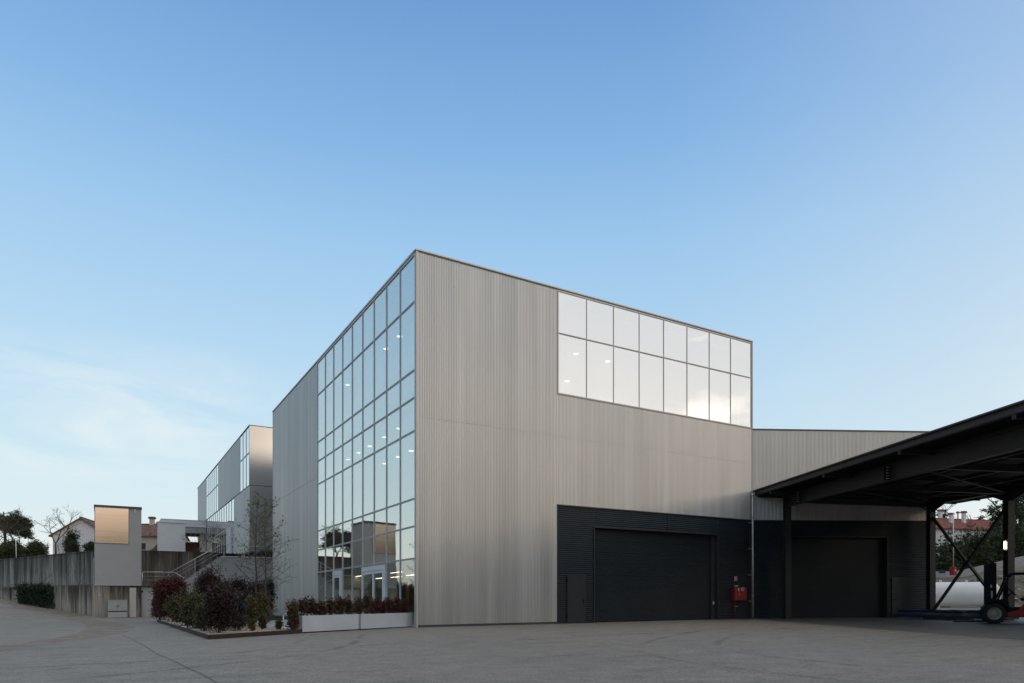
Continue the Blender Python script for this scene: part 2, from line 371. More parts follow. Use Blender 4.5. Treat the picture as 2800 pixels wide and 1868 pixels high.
def asphalt():
    m, nt, N, L, bs = newmat('asphalt')
    fine = noise_node(N, L, 26, (1, 1, 1), 6, .9); mid = noise_node(N, L, 1.6, (1, 1, 1), 10, .85); big = noise_node(N, L, .09, (1, 1, 1), 5, .6)
    strk = noise_node(N, L, .55, (.35, 2.2, 1), 6, .7)
    c0 = cramp(N, L, big, [(.35, (.300, .272, .236)), (.5, (.330, .297, .255)), (.66, (.360, .315, .260))])
    c1 = cramp(N, L, fine, [(.44, (.40, .40, .40)), (.5, (.90, .90, .90)), (.55, (1.0, 1.0, 1.0))])
    c2 = cramp(N, L, mid, [(.40, (.70, .70, .71)), (.58, (1, 1, 1))])
    c3 = cramp(N, L, strk, [(.34, (.74, .75, .76)), (.46, (.97, .97, .97)), (.7, (1, 1, 1))])
    L.new(mul(N, L, mul(N, L, mul(N, L, c0, c1), c2), c3), bs.inputs['Base Color']); bs.inputs['Roughness'].default_value = .75
    bump(N, L, bs, fine, .6, .008)
asphalt()
def dirtmat():
    m, nt, N, L, bs = newmat('dirt_film')
    n = noise_node(N, L, .9, (1, 1, 1), 9, .8); bs.inputs['Base Color'].default_value = (.33, .245, .17, 1); bs.inputs['Roughness'].default_value = .95
    c = cramp(N, L, n, [(.42, (0, 0, 0)), (.62, (.55, .55, .55))]); L.new(c, bs.inputs['Alpha'])
dirtmat()
def tyremat():
    m, nt, N, L, bs = newmat('tyre_film')
    n = noise_node(N, L, .6, (1, 1, 1), 7, .7); bs.inputs['Base Color'].default_value = (.06, .06, .06, 1); bs.inputs['Roughness'].default_value = .8
    c = cramp(N, L, n, [(.45, (0, 0, 0)), (.75, (.42, .42, .42))]); L.new(c, bs.inputs['Alpha'])
tyremat()

# ------------------------------------------------------------------ leaf clouds and trees
def leafcloud(name, mat_, parent, blobs, n, size, seed, aspect=.42, droop=.2, shell=.55, label=None, spray=None):
    """blobs: (cx,cy,cz,rx,ry,rz). n leaves spread through them, thicker towards each blob's skin; every leaf is its own small face"""
    r = np.random.RandomState(seed); B = np.array(blobs, float); vol = (B[:, 3]*B[:, 4]*B[:, 5])**.8; idx = r.choice(len(B), n, p=vol/vol.sum())
    d = r.normal(size=(n, 3)); d /= np.linalg.norm(d, axis=1)[:, None]
    rad = (shell + (1-shell)*r.rand(n))*(.74+.52*r.rand(n)**2); rad = np.where(r.rand(n) < .3, r.rand(n)**.5*rad, rad)
    P = B[idx, :3] + d*rad[:, None]*B[idx, 3:]
    # clumping: gather leaves towards random twig centres
    k = max(6, n//22); cen = P[r.choice(n, k)]; ci = r.randint(0, k, n)
    if k < 4000 and n < 60000:
        own = cen[ci]; dist = np.linalg.norm(P-own, axis=1); P = np.where((r.rand(n) < .75)[:, None], own + (P-own)*(np.minimum(1, size*3.2/np.maximum(dist, 1e-3)))[:, None], P)
    ax = d*.8 + r.normal(size=(n, 3))*.7 + np.array([0, 0, -droop]); ax /= np.linalg.norm(ax, axis=1)[:, None]
    t = np.cross(ax, r.normal(size=(n, 3))); t /= np.linalg.norm(t, axis=1)[:, None]
    s_ = size*(.6+.8*r.rand(n))[:, None]
    nb = np.cross(ax, t)*s_*.10
    V = np.stack([P-ax*s_*.5, P+t*s_*aspect*.5+nb, P+ax*s_*.5, P-t*s_*aspect*.5+nb], 1).reshape(-1, 3)
    V[:, 2] = np.maximum(V[:, 2], .02)
    V[:, 2] += FALL*((V[:, 0]-CAM[0])*CT - (V[:, 1]-CAM[1])*ST)
    V -= np.array(root_of(parent)['_org'])
    me = bpy.data.meshes.new(name); me.vertices.add(4*n); me.vertices.foreach_set('co', V.ravel())
    me.loops.add(4*n); me.loops.foreach_set('vertex_index', np.arange(4*n)); me.polygons.add(n)
    me.polygons.foreach_set('loop_start', np.arange(0, 4*n, 4)); me.polygons.foreach_set('loop_total', np.full(n, 4))
    me.materials.append(MAT[mat_]); me.update(); me.validate()
    return link(name, me, parent, label)

def branches(mb, rnd, p, d, ln, r, depth, tips, spread=.55, up=.25, n=6, kids=(2, 3), shrink=.72, curve=.12):
    segs = 3; q = Vector(p); dd = Vector(d)
    for i in range(segs):
        dd = (dd + Vector((rnd.gauss(0, curve), rnd.gauss(0, curve), rnd.gauss(0, curve*.6)))).normalized()
        q2 = q + dd*(ln/segs); r2 = r*(1-.22*(i+1)/segs*1.2)
        mb.tube(q, q2, r*(1-.22*i/segs*1.2), r2, n if r > .02 else 4, False)
        q = q2
        if depth > 0 and i >= 1:
            nd = (dd + Vector((rnd.gauss(0, spread), rnd.gauss(0, spread), rnd.gauss(up, spread*.5)))).normalized()
            branches(mb, rnd, q, nd, ln*shrink*rnd.uniform(.7, 1), r2*.62, depth-1, tips, spread, up, n, kids, shrink, curve)
    tips.append(tuple(q))
    if depth > 0:
        for _ in range(rnd.choice(kids)-1):
            nd = (dd*.9 + Vector((rnd.gauss(0, spread), rnd.gauss(0, spread), rnd.gauss(up, spread*.5)))).normalized()
            branches(mb, rnd, q, nd, ln*shrink*rnd.uniform(.75, 1.05), r*.66, depth-1, tips, spread, up, n, kids, shrink, curve)

def tree_bare(x, y, z, h, seed, label, group=None, depth=4, tr=.09, spread=.55, up=.25, first=.38, name='bare_tree', leaves=None, mtl='bark', cat='tree', lean=(0, 0), shrink=.72):
    t = thing(name, label, cat, (x, y, z), group); rnd = random.Random(seed)
    tk = MB(); ft = (x+lean[0], y+lean[1], z+h*first)
    tk.tube((x, y, z-.1), ((x+ft[0])/2+.02, (y+ft[1])/2, z+h*first*.5), tr*1.15, tr, 8, False); tk.tube(((x+ft[0])/2+.02, (y+ft[1])/2, z+h*first*.5), ft, tr, tr*.85, 8)
    tk.build('trunk', mtl, t); cr = MB(); tips = []
    L0 = h*(1-first)*.42
    for k in range(3):
        a = rnd.uniform(0, 6.28)+k*2.1
        branches(cr, rnd, ft, Vector((math.cos(a)*spread, math.sin(a)*spread, 1.0 if k else 1.3)).normalized(), L0*(1.15 if k == 0 else .9), tr*.6, depth, tips, spread, up, 6, (2, 3), shrink)
    cr.build('crown', mtl, t)
    if leaves:
        bl = [(p[0], p[1], p[2], .1, .1, .08) for p in tips]
        leafcloud('foliage', leaves[0], t, bl, leaves[1], leaves[2], seed+3, .5, 0, .1)
    return t

def sapling(x, y, z, h, seed, label, r=.045, leaf=None, nb=26, reach=.9, z0=.25):
    """young upright tree: one leader with many fine side branches"""
    t = thing('young_tree', label, 'tree', (x, y, z), 'young slender trees in the planting bed'); rnd = random.Random(seed); tk = MB(); pts = []
    q = Vector((x, y, z-.05)); N_ = 14
    for i in range(N_+1):
        pts.append(q.copy()); q = q + Vector((rnd.gauss(0, .02), rnd.gauss(0, .02), h/N_))
    for i in range(N_): tk.tube(pts[i], pts[i+1], r*(1-i/N_*.85), r*(1-(i+1)/N_*.85), 7, False)
    tk.build('trunk', 'bark', t); cr = MB(); tips = []
    for k in range(nb):
        f_ = z0 + (1-z0)*k/nb; j = min(N_-1, int(f_*N_)); p = pts[j].lerp(pts[j+1], f_*N_-j); a = k*2.4+rnd.uniform(-.5, .5)
        ln = reach*(1-.65*abs(f_-.45)/.55)*rnd.uniform(.6, 1.05)*.55
        branches(cr, rnd, p, Vector((math.cos(a), math.sin(a), rnd.uniform(.25, .8))).normalized(), ln, r*.28*(1.15-f_*.6), 2, tips, .5, .28, 4, (1, 2, 2), .68, .2)
    cr.build('crown', 'bark', t)
    if leaf:
        top = [p for p in tips if p[2] > z + h*leaf[3]]
        leafcloud('foliage', leaf[0], t, [(p[0], p[1], p[2], .07, .07, .06) for p in top], leaf[1], leaf[2], seed, .5, -.2, .1)
    return t

def shrub(x, y, z, h, rx, ry, mat_, n, size, seed, label, group=None, name='shrub', stems=5, cut=.12, top=1.0, lumps=9):
    t = thing(name, label, 'shrub', (x, y, z), group); rnd = random.Random(seed); st = MB()
    bl = [(x, y, z+h*.56, rx*.80, ry*.80, h*.40), (x, y, z+h*.26, rx*.82, ry*.82, h*.27)]
    for k in range(lumps):
        a = rnd.uniform(0, 6.28); q = rnd.uniform(.3, .9); hz = rnd.uniform(.22, .95)
        w_ = 1-max(0, hz-.6)*1.2*top
        bl.append((x+math.cos(a)*rx*q*w_*.7, y+math.sin(a)*ry*q*w_*.7, z+h*hz*.9, rx*rnd.uniform(.25, .48), ry*rnd.uniform(.25, .48), h*rnd.uniform(.10, .2)))
    for k in range(stems):
        b = bl[1+k % lumps]; st.tube((x+rnd.uniform(-.08, .08), y+rnd.uniform(-.08, .08), z-.05), (b[0], b[1], b[2]), .018, .006, 5)
    st.build('stem', 'bark', t); leafcloud('foliage', mat_, t, bl, int(n*1.7), size*1.12, seed, .46, .0, .5)
    return t

# ------------------------------------------------------------------ ground
def sm(t): t = min(1, max(0, t)); return t*t*(3-2*t)
def road_z(x, y):
    s = (x+12)*-.55 + (y-33.6)*.835
    side = (x+12)*.835 + (y-33.6)*.55          # positive towards the buildings
    return (.12*max(0, s+.8) if s > -.8 else 0)*sm((-side+6)/5) if y < 140 else 0
def axis(lo, hi, step): return [float(q) for q in np.arange(lo, hi+.01, step)]
gx = [-3000, -1000, -400, -160] + axis(-80, 60, 2) + [90, 160, 400, 1000, 3000]
gy = [-3000, -1000, -400, -160, -80] + axis(-60, 80, 2) + [110, 150, 400, 1000, 3000]
struct('ground', MB().grid(gx, gy, lambda x, y: road_z(x, y) if -80 < x < 20 and -60 < y < 80 else 0), 'asphalt')
def strip(pts, wd, z=.004, fz=None):
    mb = MB(); L_, R_ = [], []
    for i, p in enumerate(pts):
        a = Vector(pts[max(0, i-1)]); b = Vector(pts[min(len(pts)-1, i+1)]); d = (b-a).normalized(); w_ = wd[i] if isinstance(wd, list) else wd
        L_.append((p[0]-d.y*w_/2, p[1]+d.x*w_/2)); R_.append((p[0]+d.y*w_/2, p[1]-d.x*w_/2))
    zz = lambda q: z + (fz(*q) if fz else 0)
    for i in range(len(pts)-1):
        q = [R_[i], R_[i+1], L_[i+1], L_[i]]; mb._add([(p[0], p[1], zz(p)) for p in q], [(0, 1, 2, 3)])
    return mb
def gpt(px, py):                       # yard point seen at this place, used for pavement joints only
    t = (px-1400)/1885; k = (1643.5-py)/1885 - FALL*t; Y = -1.1/k; return img(t*Y, Y)
rs = random.Random(3)
def wob(a, b, n=14, s=.03): return [(a[0]+(b[0]-a[0])*i/n+rs.gauss(0, s), a[1]+(b[1]-a[1])*i/n+rs.gauss(0, s)) for i in range(n+1)]
sj = MB()
for a, b, wd in (((333, 1736), (600, 1870), .03), ((-40, 1831), (461, 1805), .035), ((0, 1770), (286, 1762), .03), ((600, 1870), (700, 1960), .03)):
    q = strip(wob(gpt(*a), gpt(*b)), wd); sj._add(q.v, q.f)
struct('pavement_joint', sj, 'seam')
dm = strip([gpt(150, 1692), gpt(225, 1697), gpt(285, 1705), gpt(305, 1716), gpt(280, 1731), gpt(190, 1748), gpt(60, 1765), gpt(-150, 1790)], [1.2, 1.6, 1.8, 1.9, 1.6, 1.3, 1.3, 1.3], .006)
struct('dirt_trail', dm, 'dirt_film')
tmk = MB(); rt = random.Random(15)
for (cx, cy, r_, a0, a1, wd) in ((2, -22, 14, .4, 2.2, .22), (2, -22, 12.3, .5, 2.1, .22), (14, -26, 18, 1.4, 2.9, .2), (14, -26, 16.2, 1.5, 2.8, .2), (-6, -30, 20, .3, 1.5, .2), (-22, 2, 20, -1.2, .6, .2), (-22, 2, 18.3, -1.1, .5, .2), (6, -40, 32, .9, 1.9, .22), (6, -40, 30.2, .95, 1.85, .22)):
    n_ = 26; q = strip([(cx+math.cos(a0+(a1-a0)*i/n_)*r_*(1+.04*math.sin(i*.4)), cy+math.sin(a0+(a1-a0)*i/n_)*r_) for i in range(n_+1)], wd, .007+.0004*r_/10); tmk._add(q.v, q.f)
struct('tyre_marks', tmk, 'tyre_film', 'stuff')
dm = strip([(-13.2, 33.0), (-15.2, 36.0), (-17.6, 39.8), (-20.5, 44.2), (-24, 49.5)], [1.2, 1.4, 1.5, 1.5, 1.5], .02, road_z)
struct('dirt_verge', dm, 'dirt_film')

# ------------------------------------------------------------------ main building
H = 16.03; LV = [0, 2.94, 4.31, 5.49, 8.38, 9.8, 10.98, 13.89, 15.97]
B = thing('factory_building', 'tall corner building of ribbed grey metal with glazed left side and white upper window band', 'building', (0, 0, 0))
core = MB(); core.prism([(.12, 15.8), (.12, 28.6), (20.8, 28.6), (20.8, .45), (7.3, .45), (7.3, 15.8)], 0, 4.8)
core.prism([(.12, 15.8), (.12, 28.6), (20.8, 28.6), (20.8, .12), (7.3, .12), (7.3, 15.8)], 4.801, 10.9)
core.box(7.3, 9.38, .12, .449, 0, 4.8); core.box(18.1, 20.8, .12, .449, 0, 4.8)
core.prism([(.12, 15.8), (.12, 28.6), (20.8, 28.6), (20.8, 3.0), (7.3, 3.0), (7.3, 15.8)], 10.9, 15.9)
core.box(.12, 7.28, .12, .3, 0, 15.9); core.box(7.3, 7.5, .12, 3, 10.9, 15.9)
core.build('wall', 'interior_wall', B)
MB().box(-.02, 20.86, -.02, 28.66, 15.93, H-.002).build('roof', 'trim_dark', B)
c = MB(); c.box(-.04, 20.88, -.04, .12, H-.04, H+.015); c.box(-.06, .12, .121, 28.7, H-.06, H+.015); c.box(20.78, 20.9, .121, 28.7, H-.06, H+.015)
c.build('coping', 'copper_trim', B)
cl = MB()
cl.corr((.05, 0), (7.2, 0), .10, 8.946); cl.corr((.05, 0), (7.2, 0), 8.954, 15.95)
cl.corr((7.2, 0), (20.82, 0), 5.70, 8.946); cl.corr((7.2, 0), (20.82, 0), 8.954, 10.94)
cl.build('front_cladding', 'cladding', B, 'warm grey vertically ribbed front cladding')
cl = MB(); cl.corr((0, 28.62), (0, 15.72), .10, 8.82); cl.corr((0, 28.62), (0, 15.72), 8.84, 15.95); cl.build('side_cladding', 'cladding', B, 'blue grey ribbed side cladding')
cl = MB(); cl.corr((20.84, 0), (20.84, 28.6), 10.9, 15.95, .2, .02, 4); cl.build('rear_cladding', 'cladding', B)
t = MB(); t.box(-.02, .06, -.035, .045, 0, H-.08); t.box(7.215, 7.25, -.035, .06, 10.94, H-.07); t.box(7.251, 20.80, -.035, .06, 10.955, 10.985)
t.box(20.801, 20.86, -.03, .06, 5.7, H-.07); t.box(-.035, .06, 28.6, 28.68, 0, H-.07); t.box(-.03, .06, 15.66, 15.72, 0, H-.07)
t.build('corner_trim', 'trim', B)
MB().box(7.18, 20.82, -.05, .02, 5.655, 5.70).build('drip_edge', 'trim_dark', B)
for b_ in ((.07, 7.2, -.03, .08), (-.03, .08, 15.73, 28.6)): MB().box(*b_, 0, .095).build('plinth', 'trim_dark', B)
# screws dotted along the joints
sc = MB(); rn = random.Random(5)
for zc in (8.75, 9.12, 12.4, 14.8, 5.9, 3.1):
    for i in range(60):
        x = .3 + i*.36 + rn.uniform(-.05, .05)
        if (x < 7.1 or (5.75 < zc < 10.8 and x < 20.6)) and rn.random() < .22: sc.box(x-.007, x+.007, -.018, -.008, zc-.008, zc+.008)
sc.build('screw', 'trim_dark', B)['kind'] = 'stuff'
tw = random.Random(77)
def pane(ax, a0, a1, z0, z1, off, tilt):       # every pane sits a hair out of true, so each mirrors a slightly different piece of sky
    o = [off + tw.uniform(0, tilt) for _ in range(4)]
    if ax == 'y': p = [(o[0], a0, z0), (o[1], a1, z0), (o[2], a1, z1), (o[3], a0, z1)]; t_ = (.014, 0, 0)
    else: p = [(a0, o[0], z0), (a1, o[1], z0), (a1, o[2], z1), (a0, o[3], z1)]; t_ = (0, .014, 0)
    q = MB()
    n_ = 6; k = []
    for j in range(n_+1):
        for i in range(n_+1):
            u, v = i/n_, j/n_; w4 = ((1-u)*(1-v), u*(1-v), u*v, (1-u)*v)
            bow = 4*tilt*.25*(u*(1-u)+v*(1-v))
            c_ = [sum(w4[m_]*p[m_][d_] for m_ in range(4)) for d_ in range(3)]; c_[0 if ax == 'y' else 1] += bow; k.append(tuple(c_))
    m1 = n_+1; fs = [(j*m1+i, j*m1+i+1, (j+1)*m1+i+1, (j+1)*m1+i) for j in range(n_) for i in range(n_)]
    q._add(k, [f[::-1] for f in fs] if ax == 'y' else fs, True)
    q._add([tuple(p[m_][d_]+t_[d_] for d_ in range(3)) for m_ in range(4)], [(0, 1, 2, 3) if ax == 'y' else (3, 2, 1, 0)])
    return q
# glazed side, nine bays by eight rows
YS = [.13 + 1.7255*i for i in range(10)]
mu = MB()
for i, y in enumerate(YS): mu.box(-.03, .05, y-.015, y+.015, .02, 15.95)
for z in LV[1:-1]:
    for y0, y1 in zip(YS, YS[1:]):
        mu.box(-.025, .05, y0+.016, y1-.016, z+.015, z+.036); mu.box(-.025, .05, y0+.016, y1-.016, z-.036, z-.015)
for y0, y1 in zip(YS, YS[1:]): mu.box(-.04, .05, y0+.023, y1-.023, 15.86, 15.92); mu.box(-.04, .05, y0+.023, y1-.023, .02, .10)
mu.box(-.03, .05, .062, .107, 0, 15.9)
mu.build('curtain_wall_frame', 'mullion', B)
gr = MB()
for z in LV[1:-1]: gr.box(-.005, .045, .16, 15.6, z-.0145, z+.0145)
gr.build('transom_groove', 'groove_grey', B)
for r_, (z0, z1) in enumerate(zip(LV, LV[1:])):
    for i, (y0, y1) in enumerate(zip(YS, YS[1:])):
        if r_ == 0 and i in (2, 3, 4, 6): continue      # leave room for the doors where the frames sit (bays counted from the corner)
        pane('y', y0+.016, y1-.016, z0+.037, z1-.037, .006, .0035).build('window_pane', 'glass_low' if r_ < 1 else 'glass', B)
def glass_door(y0, y1, leaves, label):
    D = MB(); D.box(-.07, .05, y0, y0+.28, .02, 2.86); D.box(-.07, .05, y1-.04, y1+.02, .02, 2.86); D.box(-.07, .05, y0+.281, y1-.041, 2.62, 2.86)
    d = D.build('door_frame', 'white_paint', B, label)
    n = len(leaves)
    for a, b in leaves:
        lf = MB(); lf.box(-.06, .03, a, a+.11, .03, 2.60); lf.box(-.06, .03, b-.11, b, .03, 2.60); lf.box(-.06, .03, a+.111, b-.111, 2.47, 2.60); lf.box(-.06, .03, a+.111, b-.111, .03, .2)
        l_ = lf.build('door_leaf', 'white_paint', d); MB().box(-.02, .0, a+.112, b-.112, .201, 2.469).build('door_glass', 'glass_plain', d)
# photo bays from the corner: plain, plain, double door (two bays), plain, plain(2), single door
for i in (3,): pass
for i in (4, 5):
    pass
glass_door(YS[2]+.03, YS[4]-.03, [(YS[2]+.32, YS[3]-.02), (YS[3]-.0, YS[4]-.10)], 'white double glass entrance door')
for i in (4, ): MB().box(.005, .02, YS[4]+.03, YS[5]-.03, .056, 2.884).build('window_pane', 'glass_low', B)
glass_door(YS[6]+.03, YS[7]-.03, [(YS[6]+.32, YS[7]-.10)], 'white single glass side door')
# rooms behind the glass
fl = MB()
for z in (5.30, 10.35): fl.box(.25, 7.28, .31, 15.7, z, z+.3)
fl.box(.30, 7.28, .31, 15.7, .0, .02); fl.build('floor_slab', 'floor_slab', B)
it = MB(); it.box(3.4, 3.7, 3.0, 3.4, .03, 5.29); it.box(3.4, 3.7, 9.2, 9.6, .03, 5.29); it.box(5.0, 7.2, 5.0, 8.5, .03, 1.1); it.build('interior_column', 'interior_wood', B)
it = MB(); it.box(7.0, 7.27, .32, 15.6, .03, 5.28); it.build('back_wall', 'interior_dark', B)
bl = MB()
for (y0, y1) in zip(YS, YS[1:]): bl.box(2.42, 2.44, y0+.10, y1-.06, 13.6, 15.7)
bl.build('roller_blind', 'blind', B, 'pale roller blinds behind the top row of panes')
# bright window band on the front
XS = [7.28 + 1.6825*i for i in range(9)]
mu = MB()
for x in XS: mu.box(x-.011, x+.011, -.02, .05, 11.0, 15.92)
for x0, x1 in zip(XS, XS[1:]):
    mu.box(x0+.016, x1-.016, -.03, .05, 15.87, 15.92); mu.box(x0+.016, x1-.016, -.03, .05, 11.0, 11.03)
    mu.box(x0+.016, x1-.016, -.025, .05, 13.892, 13.906); mu.box(x0+.016, x1-.016, -.025, .05, 13.858, 13.872)
mu.build('window_band_frame', 'copper_trim', B)
MB().box(7.31, 20.7, -.01, .045, 13.8725, 13.8915).build('transom_groove', 'groove_grey', B)
for z0, z1 in ((11.031, 13.857), (13.907, 15.869)):
    for x0, x1 in zip(XS, XS[1:]): pane('x', x0+.012, x1-.012, z0, z1, .006, .010).build('window_pane', 'glass_bright', B)
MB().box(7.55, 20.75, 1.0, 1.05, 10.95, 15.85).build('roller_blind', 'blind', B)
# black ribbed base with the vehicle door
dk = MB(); dk.corrh((7.22, .015), (9.40, .015), .02, 5.655); dk.corrh((18.06, .015), (20.84, .015), .02, 5.655); dk.corrh((9.40, .015), (18.06, .015), 4.74, 5.655)
dk.build('base_cladding', 'dark_siding', B, 'black horizontally ribbed base cladding')
t = MB(); t.box(9.38, 9.44, -.03, .40, .02, 4.72); t.box(18.02, 18.09, -.03, .40, .02, 4.72); t.box(9.441, 18.019, -.03, .40, 4.70, 4.76); t.box(7.195, 7.22, -.03, .05, .02, 5.65); t.box(14.30, 14.33, -.012, .02, 4.76, 5.65)
t.box(20.60, 20.66, -.02, .03, .02, 5.65); t.box(20.80, 20.92, .03, .13, .02, 5.65)
t.build('door_surround', 'dark_steel', B)
def sectional(p0, p1, zt, parent, rows, depth=.35, name='sectional_door', lbl=None):
    a = Vector((p0[0], p0[1])); b = Vector((p1[0], p1[1])); d = (b-a).normalized(); nn = Vector((d.y, -d.x)); o = -nn*depth; mb = MB(); mg = MB()
    hh = (zt-.06)/rows
    for k in range(rows):
        z0 = .05 + k*hh; z1 = z0+hh-.012; pts = []
        for j in range(5):                         # shallow ribs across each section
            za = z0+(z1-z0)*j/5; zb = z0+(z1-z0)*(j+1)/5-.008
            q = [a+o, b+o]; mb.slab([(q[0].x, q[0].y, za), (q[1].x, q[1].y, za), (q[1].x, q[1].y, zb), (q[0].x, q[0].y, zb)], (-nn.x*.03, -nn.y*.03, 0))
    q0 = a+o-nn*.035; q1 = b+o-nn*.035
    mg.slab([(q0.x, q0.y, .0), (q1.x, q1.y, .0), (q1.x, q1.y, zt), (q0.x, q0.y, zt)], (-nn.x*.03, -nn.y*.03, 0))
    dd = mb.build(name, 'dark_door', parent, lbl); mg.build('door_seal', 'groove', dd); return dd
sectional((9.45, 0), (17.72, 0), 4.69, B, 8, .30, 'sectional_door', 'wide black sectional vehicle door')
MB().box(17.73, 18.01, .18, .40, .02, 4.69).build('door_guide', 'dark_steel', B); MB().box(17.82, 17.90, .14, .18, .85, 1.0).build('door_switch', 'white_paint', B)
pd = MB(); pd.box(7.78, 8.90, -.045, .01, .02, 2.36); d = pd.build('steel_door', 'dark_steel', B, 'flat black service door', .006)
hd = MB(); hd.tube((8.74, -.046, 1.08), (8.74, -.11, 1.08), .014); hd.tube((8.74, -.105, 1.08), (8.60, -.105, 1.08), .012); hd.box(8.715, 8.765, -.055, -.0451, .93, 1.16); hd.build('handle', 'black_plastic', d)
hg = MB()
for z in (.3, 2.0): hg.tube((7.775, -.05, z), (7.775, -.05, z+.18), .016)
hg.build('hinge', 'black_plastic', d)

def clight(x, y, z, kind, lbl, grp):
    if kind == 'disc':
        t = thing('ceiling_light', lbl, 'lamp', (x, y, z), grp); a = MB(); a.lathe((x, y, z), (0, 0, 1), [(0, .0), (.0, .14), (.05, .155), (.07, .155), (.07, .0)]); a.build('housing', 'trim', t)
        a = MB(); a.lathe((x, y, z-.012), (0, 0, 1), [(0, 0), (0, .13), (.011, .13)]); a.build('diffuser', 'lamp_white', t)
    else:
        t = thing('strip_light', lbl, 'lamp', (x, y, z), grp); MB().box(x-.06, x+.06, y-.8, y+.8, z, z+.06).build('housing', 'trim', t)
        MB().box(x-.045, x+.045, y-.78, y+.78, z-.02, z-.001).build('diffuser', 'lamp_strip', t)
LA = ((6.04, 14.65), (8.0, 14.64), (14.75, 14.56)); LB = ((6.6, 10.09), (8.71, 10.07), (11.18, 10.07), (13.23, 10.08), (15.32, 10.05))
LC = ((4.95, 8.62), (6.68, 8.64), (8.71, 8.64)); LD = ((6.49, 2.5), (8.83, 2.72), (8.83, 2.47), (11.25, 2.48), (15.0, 2.74)); LE = ((8.83, 13.39), (10.84, 13.36), (8.29, 11.94))
ORD = ['first', 'second', 'third', 'fourth', 'fifth', 'sixth']
for i, (y, z) in enumerate(LA): clight(1.6, y, z, 'disc', ORD[i]+' from the corner of the three small lamps glowing high in the tall upper panes', 'ceiling lamps of the top floor')
for i, (y, z) in enumerate(LB): clight(1.8, y, z, 'disc', ORD[i]+' from the corner of the five lamps glowing in the middle row of panes', 'ceiling lamps of the middle floor')
for i, (y, z) in enumerate(LC): clight(1.8, y, z, 'disc', ORD[i]+' from the corner of the three lamps glowing in the tall middle panes', 'hanging lamps of the middle floor')
for i, (y, z) in enumerate(LD): clight(2.5, y, z, 'strip', ORD[i]+' of the warm strip lamps glowing behind the ground floor glass, counted from the corner', 'strip lamps of the ground floor')
for i, (x, z) in enumerate(LE): clight(x, .7, z, 'disc', 'lamp faintly visible in the white window band, '+('leftmost', 'middle', 'lowest')[i], 'lamps behind the white window band')

# things fixed to the front
t = thing('fire_cabinet', 'square red fire hose cabinet on black ribbed wall beside the downpipe', 'cabinet', (19.5, -.02, 0))
MB().box(19.06, 20.06, -.27, -.021, 1.05, 1.80).build('cabinet_box', 'red_paint', t, None, .012)
fc = MB().box(19.09, 20.03, -.285, -.271, 1.08, 1.77).build('cabinet_door', 'red_paint', t)
lt = MB(); lt.box(19.36, 19.40, -.32, -.286, 1.44, 1.52); lt.tube((19.42, -.30, 1.36), (19.42, -.30, 1.42), .03); lt.build('latch', 'chrome', fc)
st_ = MB(); st_.box(19.34, 19.42, -.289, -.2855, 1.60, 1.74); st_.build('sticker', 'white_paint', fc)
st_ = MB(); st_.box(19.58, 19.82, -.289, -.2855, 1.60, 1.78); s_ = st_.build('sign_plate', 'white_paint', fc)
q = MB(); q.box(19.60, 19.69, -.293, -.2895, 1.70, 1.76); q.box(19.71, 19.80, -.293, -.2895, 1.70, 1.76); q.box(19.60, 19.69, -.293, -.2895, 1.62, 1.68); q.box(19.71, 19.80, -.293, -.2895, 1.62, 1.68); q.build('sign_mark', 'red_dull', fc)
q = MB(); q.tube((19.24, -.12, 0), (19.24, -.12, 1.05), .035); q.build('supply_pipe', 'red_dull', t); q = MB(); q.bar((19.24, -.12, .75), (19.5, -.12, .70), .03, .02); q.build('pipe_bracket', 'galvanised', t)
t = thing('fire_sign', 'small red and white fire equipment sign above the red cabinet', 'sign', (19.45, -.02, 2.2))
MB().box(19.33, 19.55, -.035, -.02, 2.17, 2.42).build('plate', 'white_paint', t); q = MB(); q.box(19.35, 19.53, -.039, -.0355, 2.19, 2.40).build('plate_field', 'red_dull', t)
q = MB(); q.lathe((19.43, -.040, 2.31), (0, 1, 0), [(0, 0), (0, .05), (-.003, .05), (-.003, .0)], 16); q.box(19.42, 19.47, -.043, -.0395, 2.21, 2.27); q.build('sign_symbol', 'white_paint', t)
t = thing('alarm_light', 'small grey emergency light just above the red cabinet', 'lamp', (19.4, -.02, 1.85)); MB().box(19.28, 19.58, -.09, -.02, 1.84, 1.91).build('housing', 'trim', t, None, .01)

# ------------------------------------------------------------------ lower hall to the right, its front turned
WD = Vector((.8977, -.4407)); WN = Vector((-.4407, -.8977)); W0 = Vector((20.86, -.01)); WL = 10.66
def W(t_, n_=0.): q = W0 + WD*t_ + WN*n_; return (q.x, q.y)
Wg = thing('hall_building', 'lower ribbed metal hall with black base adjoining the tall building behind the canopy', 'building', (W0.x, W0.y, 0))
q = MB(); q.prism([W(.0, -.12), W(WL, -.12), W(WL, -22), W(9.0, -30), (20.95, 28)], 4.78, 10.9)
q.prism([W(.1, -.46), W(WL, -.46), W(WL, -22), W(9.0, -30), (20.95, 28)], 0, 4.779); q.prism([W(.0, -.12), W(1.85, -.12), W(1.85, -.459), W(.1, -.459)], 0, 4.779); q.prism([W(8.2, -.12), W(WL, -.12), W(WL, -.459), W(8.2, -.459)], 0, 4.779)
q.build('wall', 'interior_wall', Wg)
q = MB(); q.prism([W(-.02, .05), W(WL+.05, .05), W(WL+.05, -22), W(WL-.1, -22), W(WL-.1, -.12), W(-.02, -.12)], 10.901, 10.97); q.build('coping', 'trim_dark', Wg)
q = MB(); q.corr(W(.03), W(WL), 5.70, 8.946); q.corr(W(.03), W(WL), 8.954, 10.9); q.build('front_cladding', 'cladding', Wg)
q = MB(); q.corr(W(WL+.02), W(WL+.02, -22), .1, 10.9, .2, .02, 4); q.build('side_cladding', 'cladding', Wg)
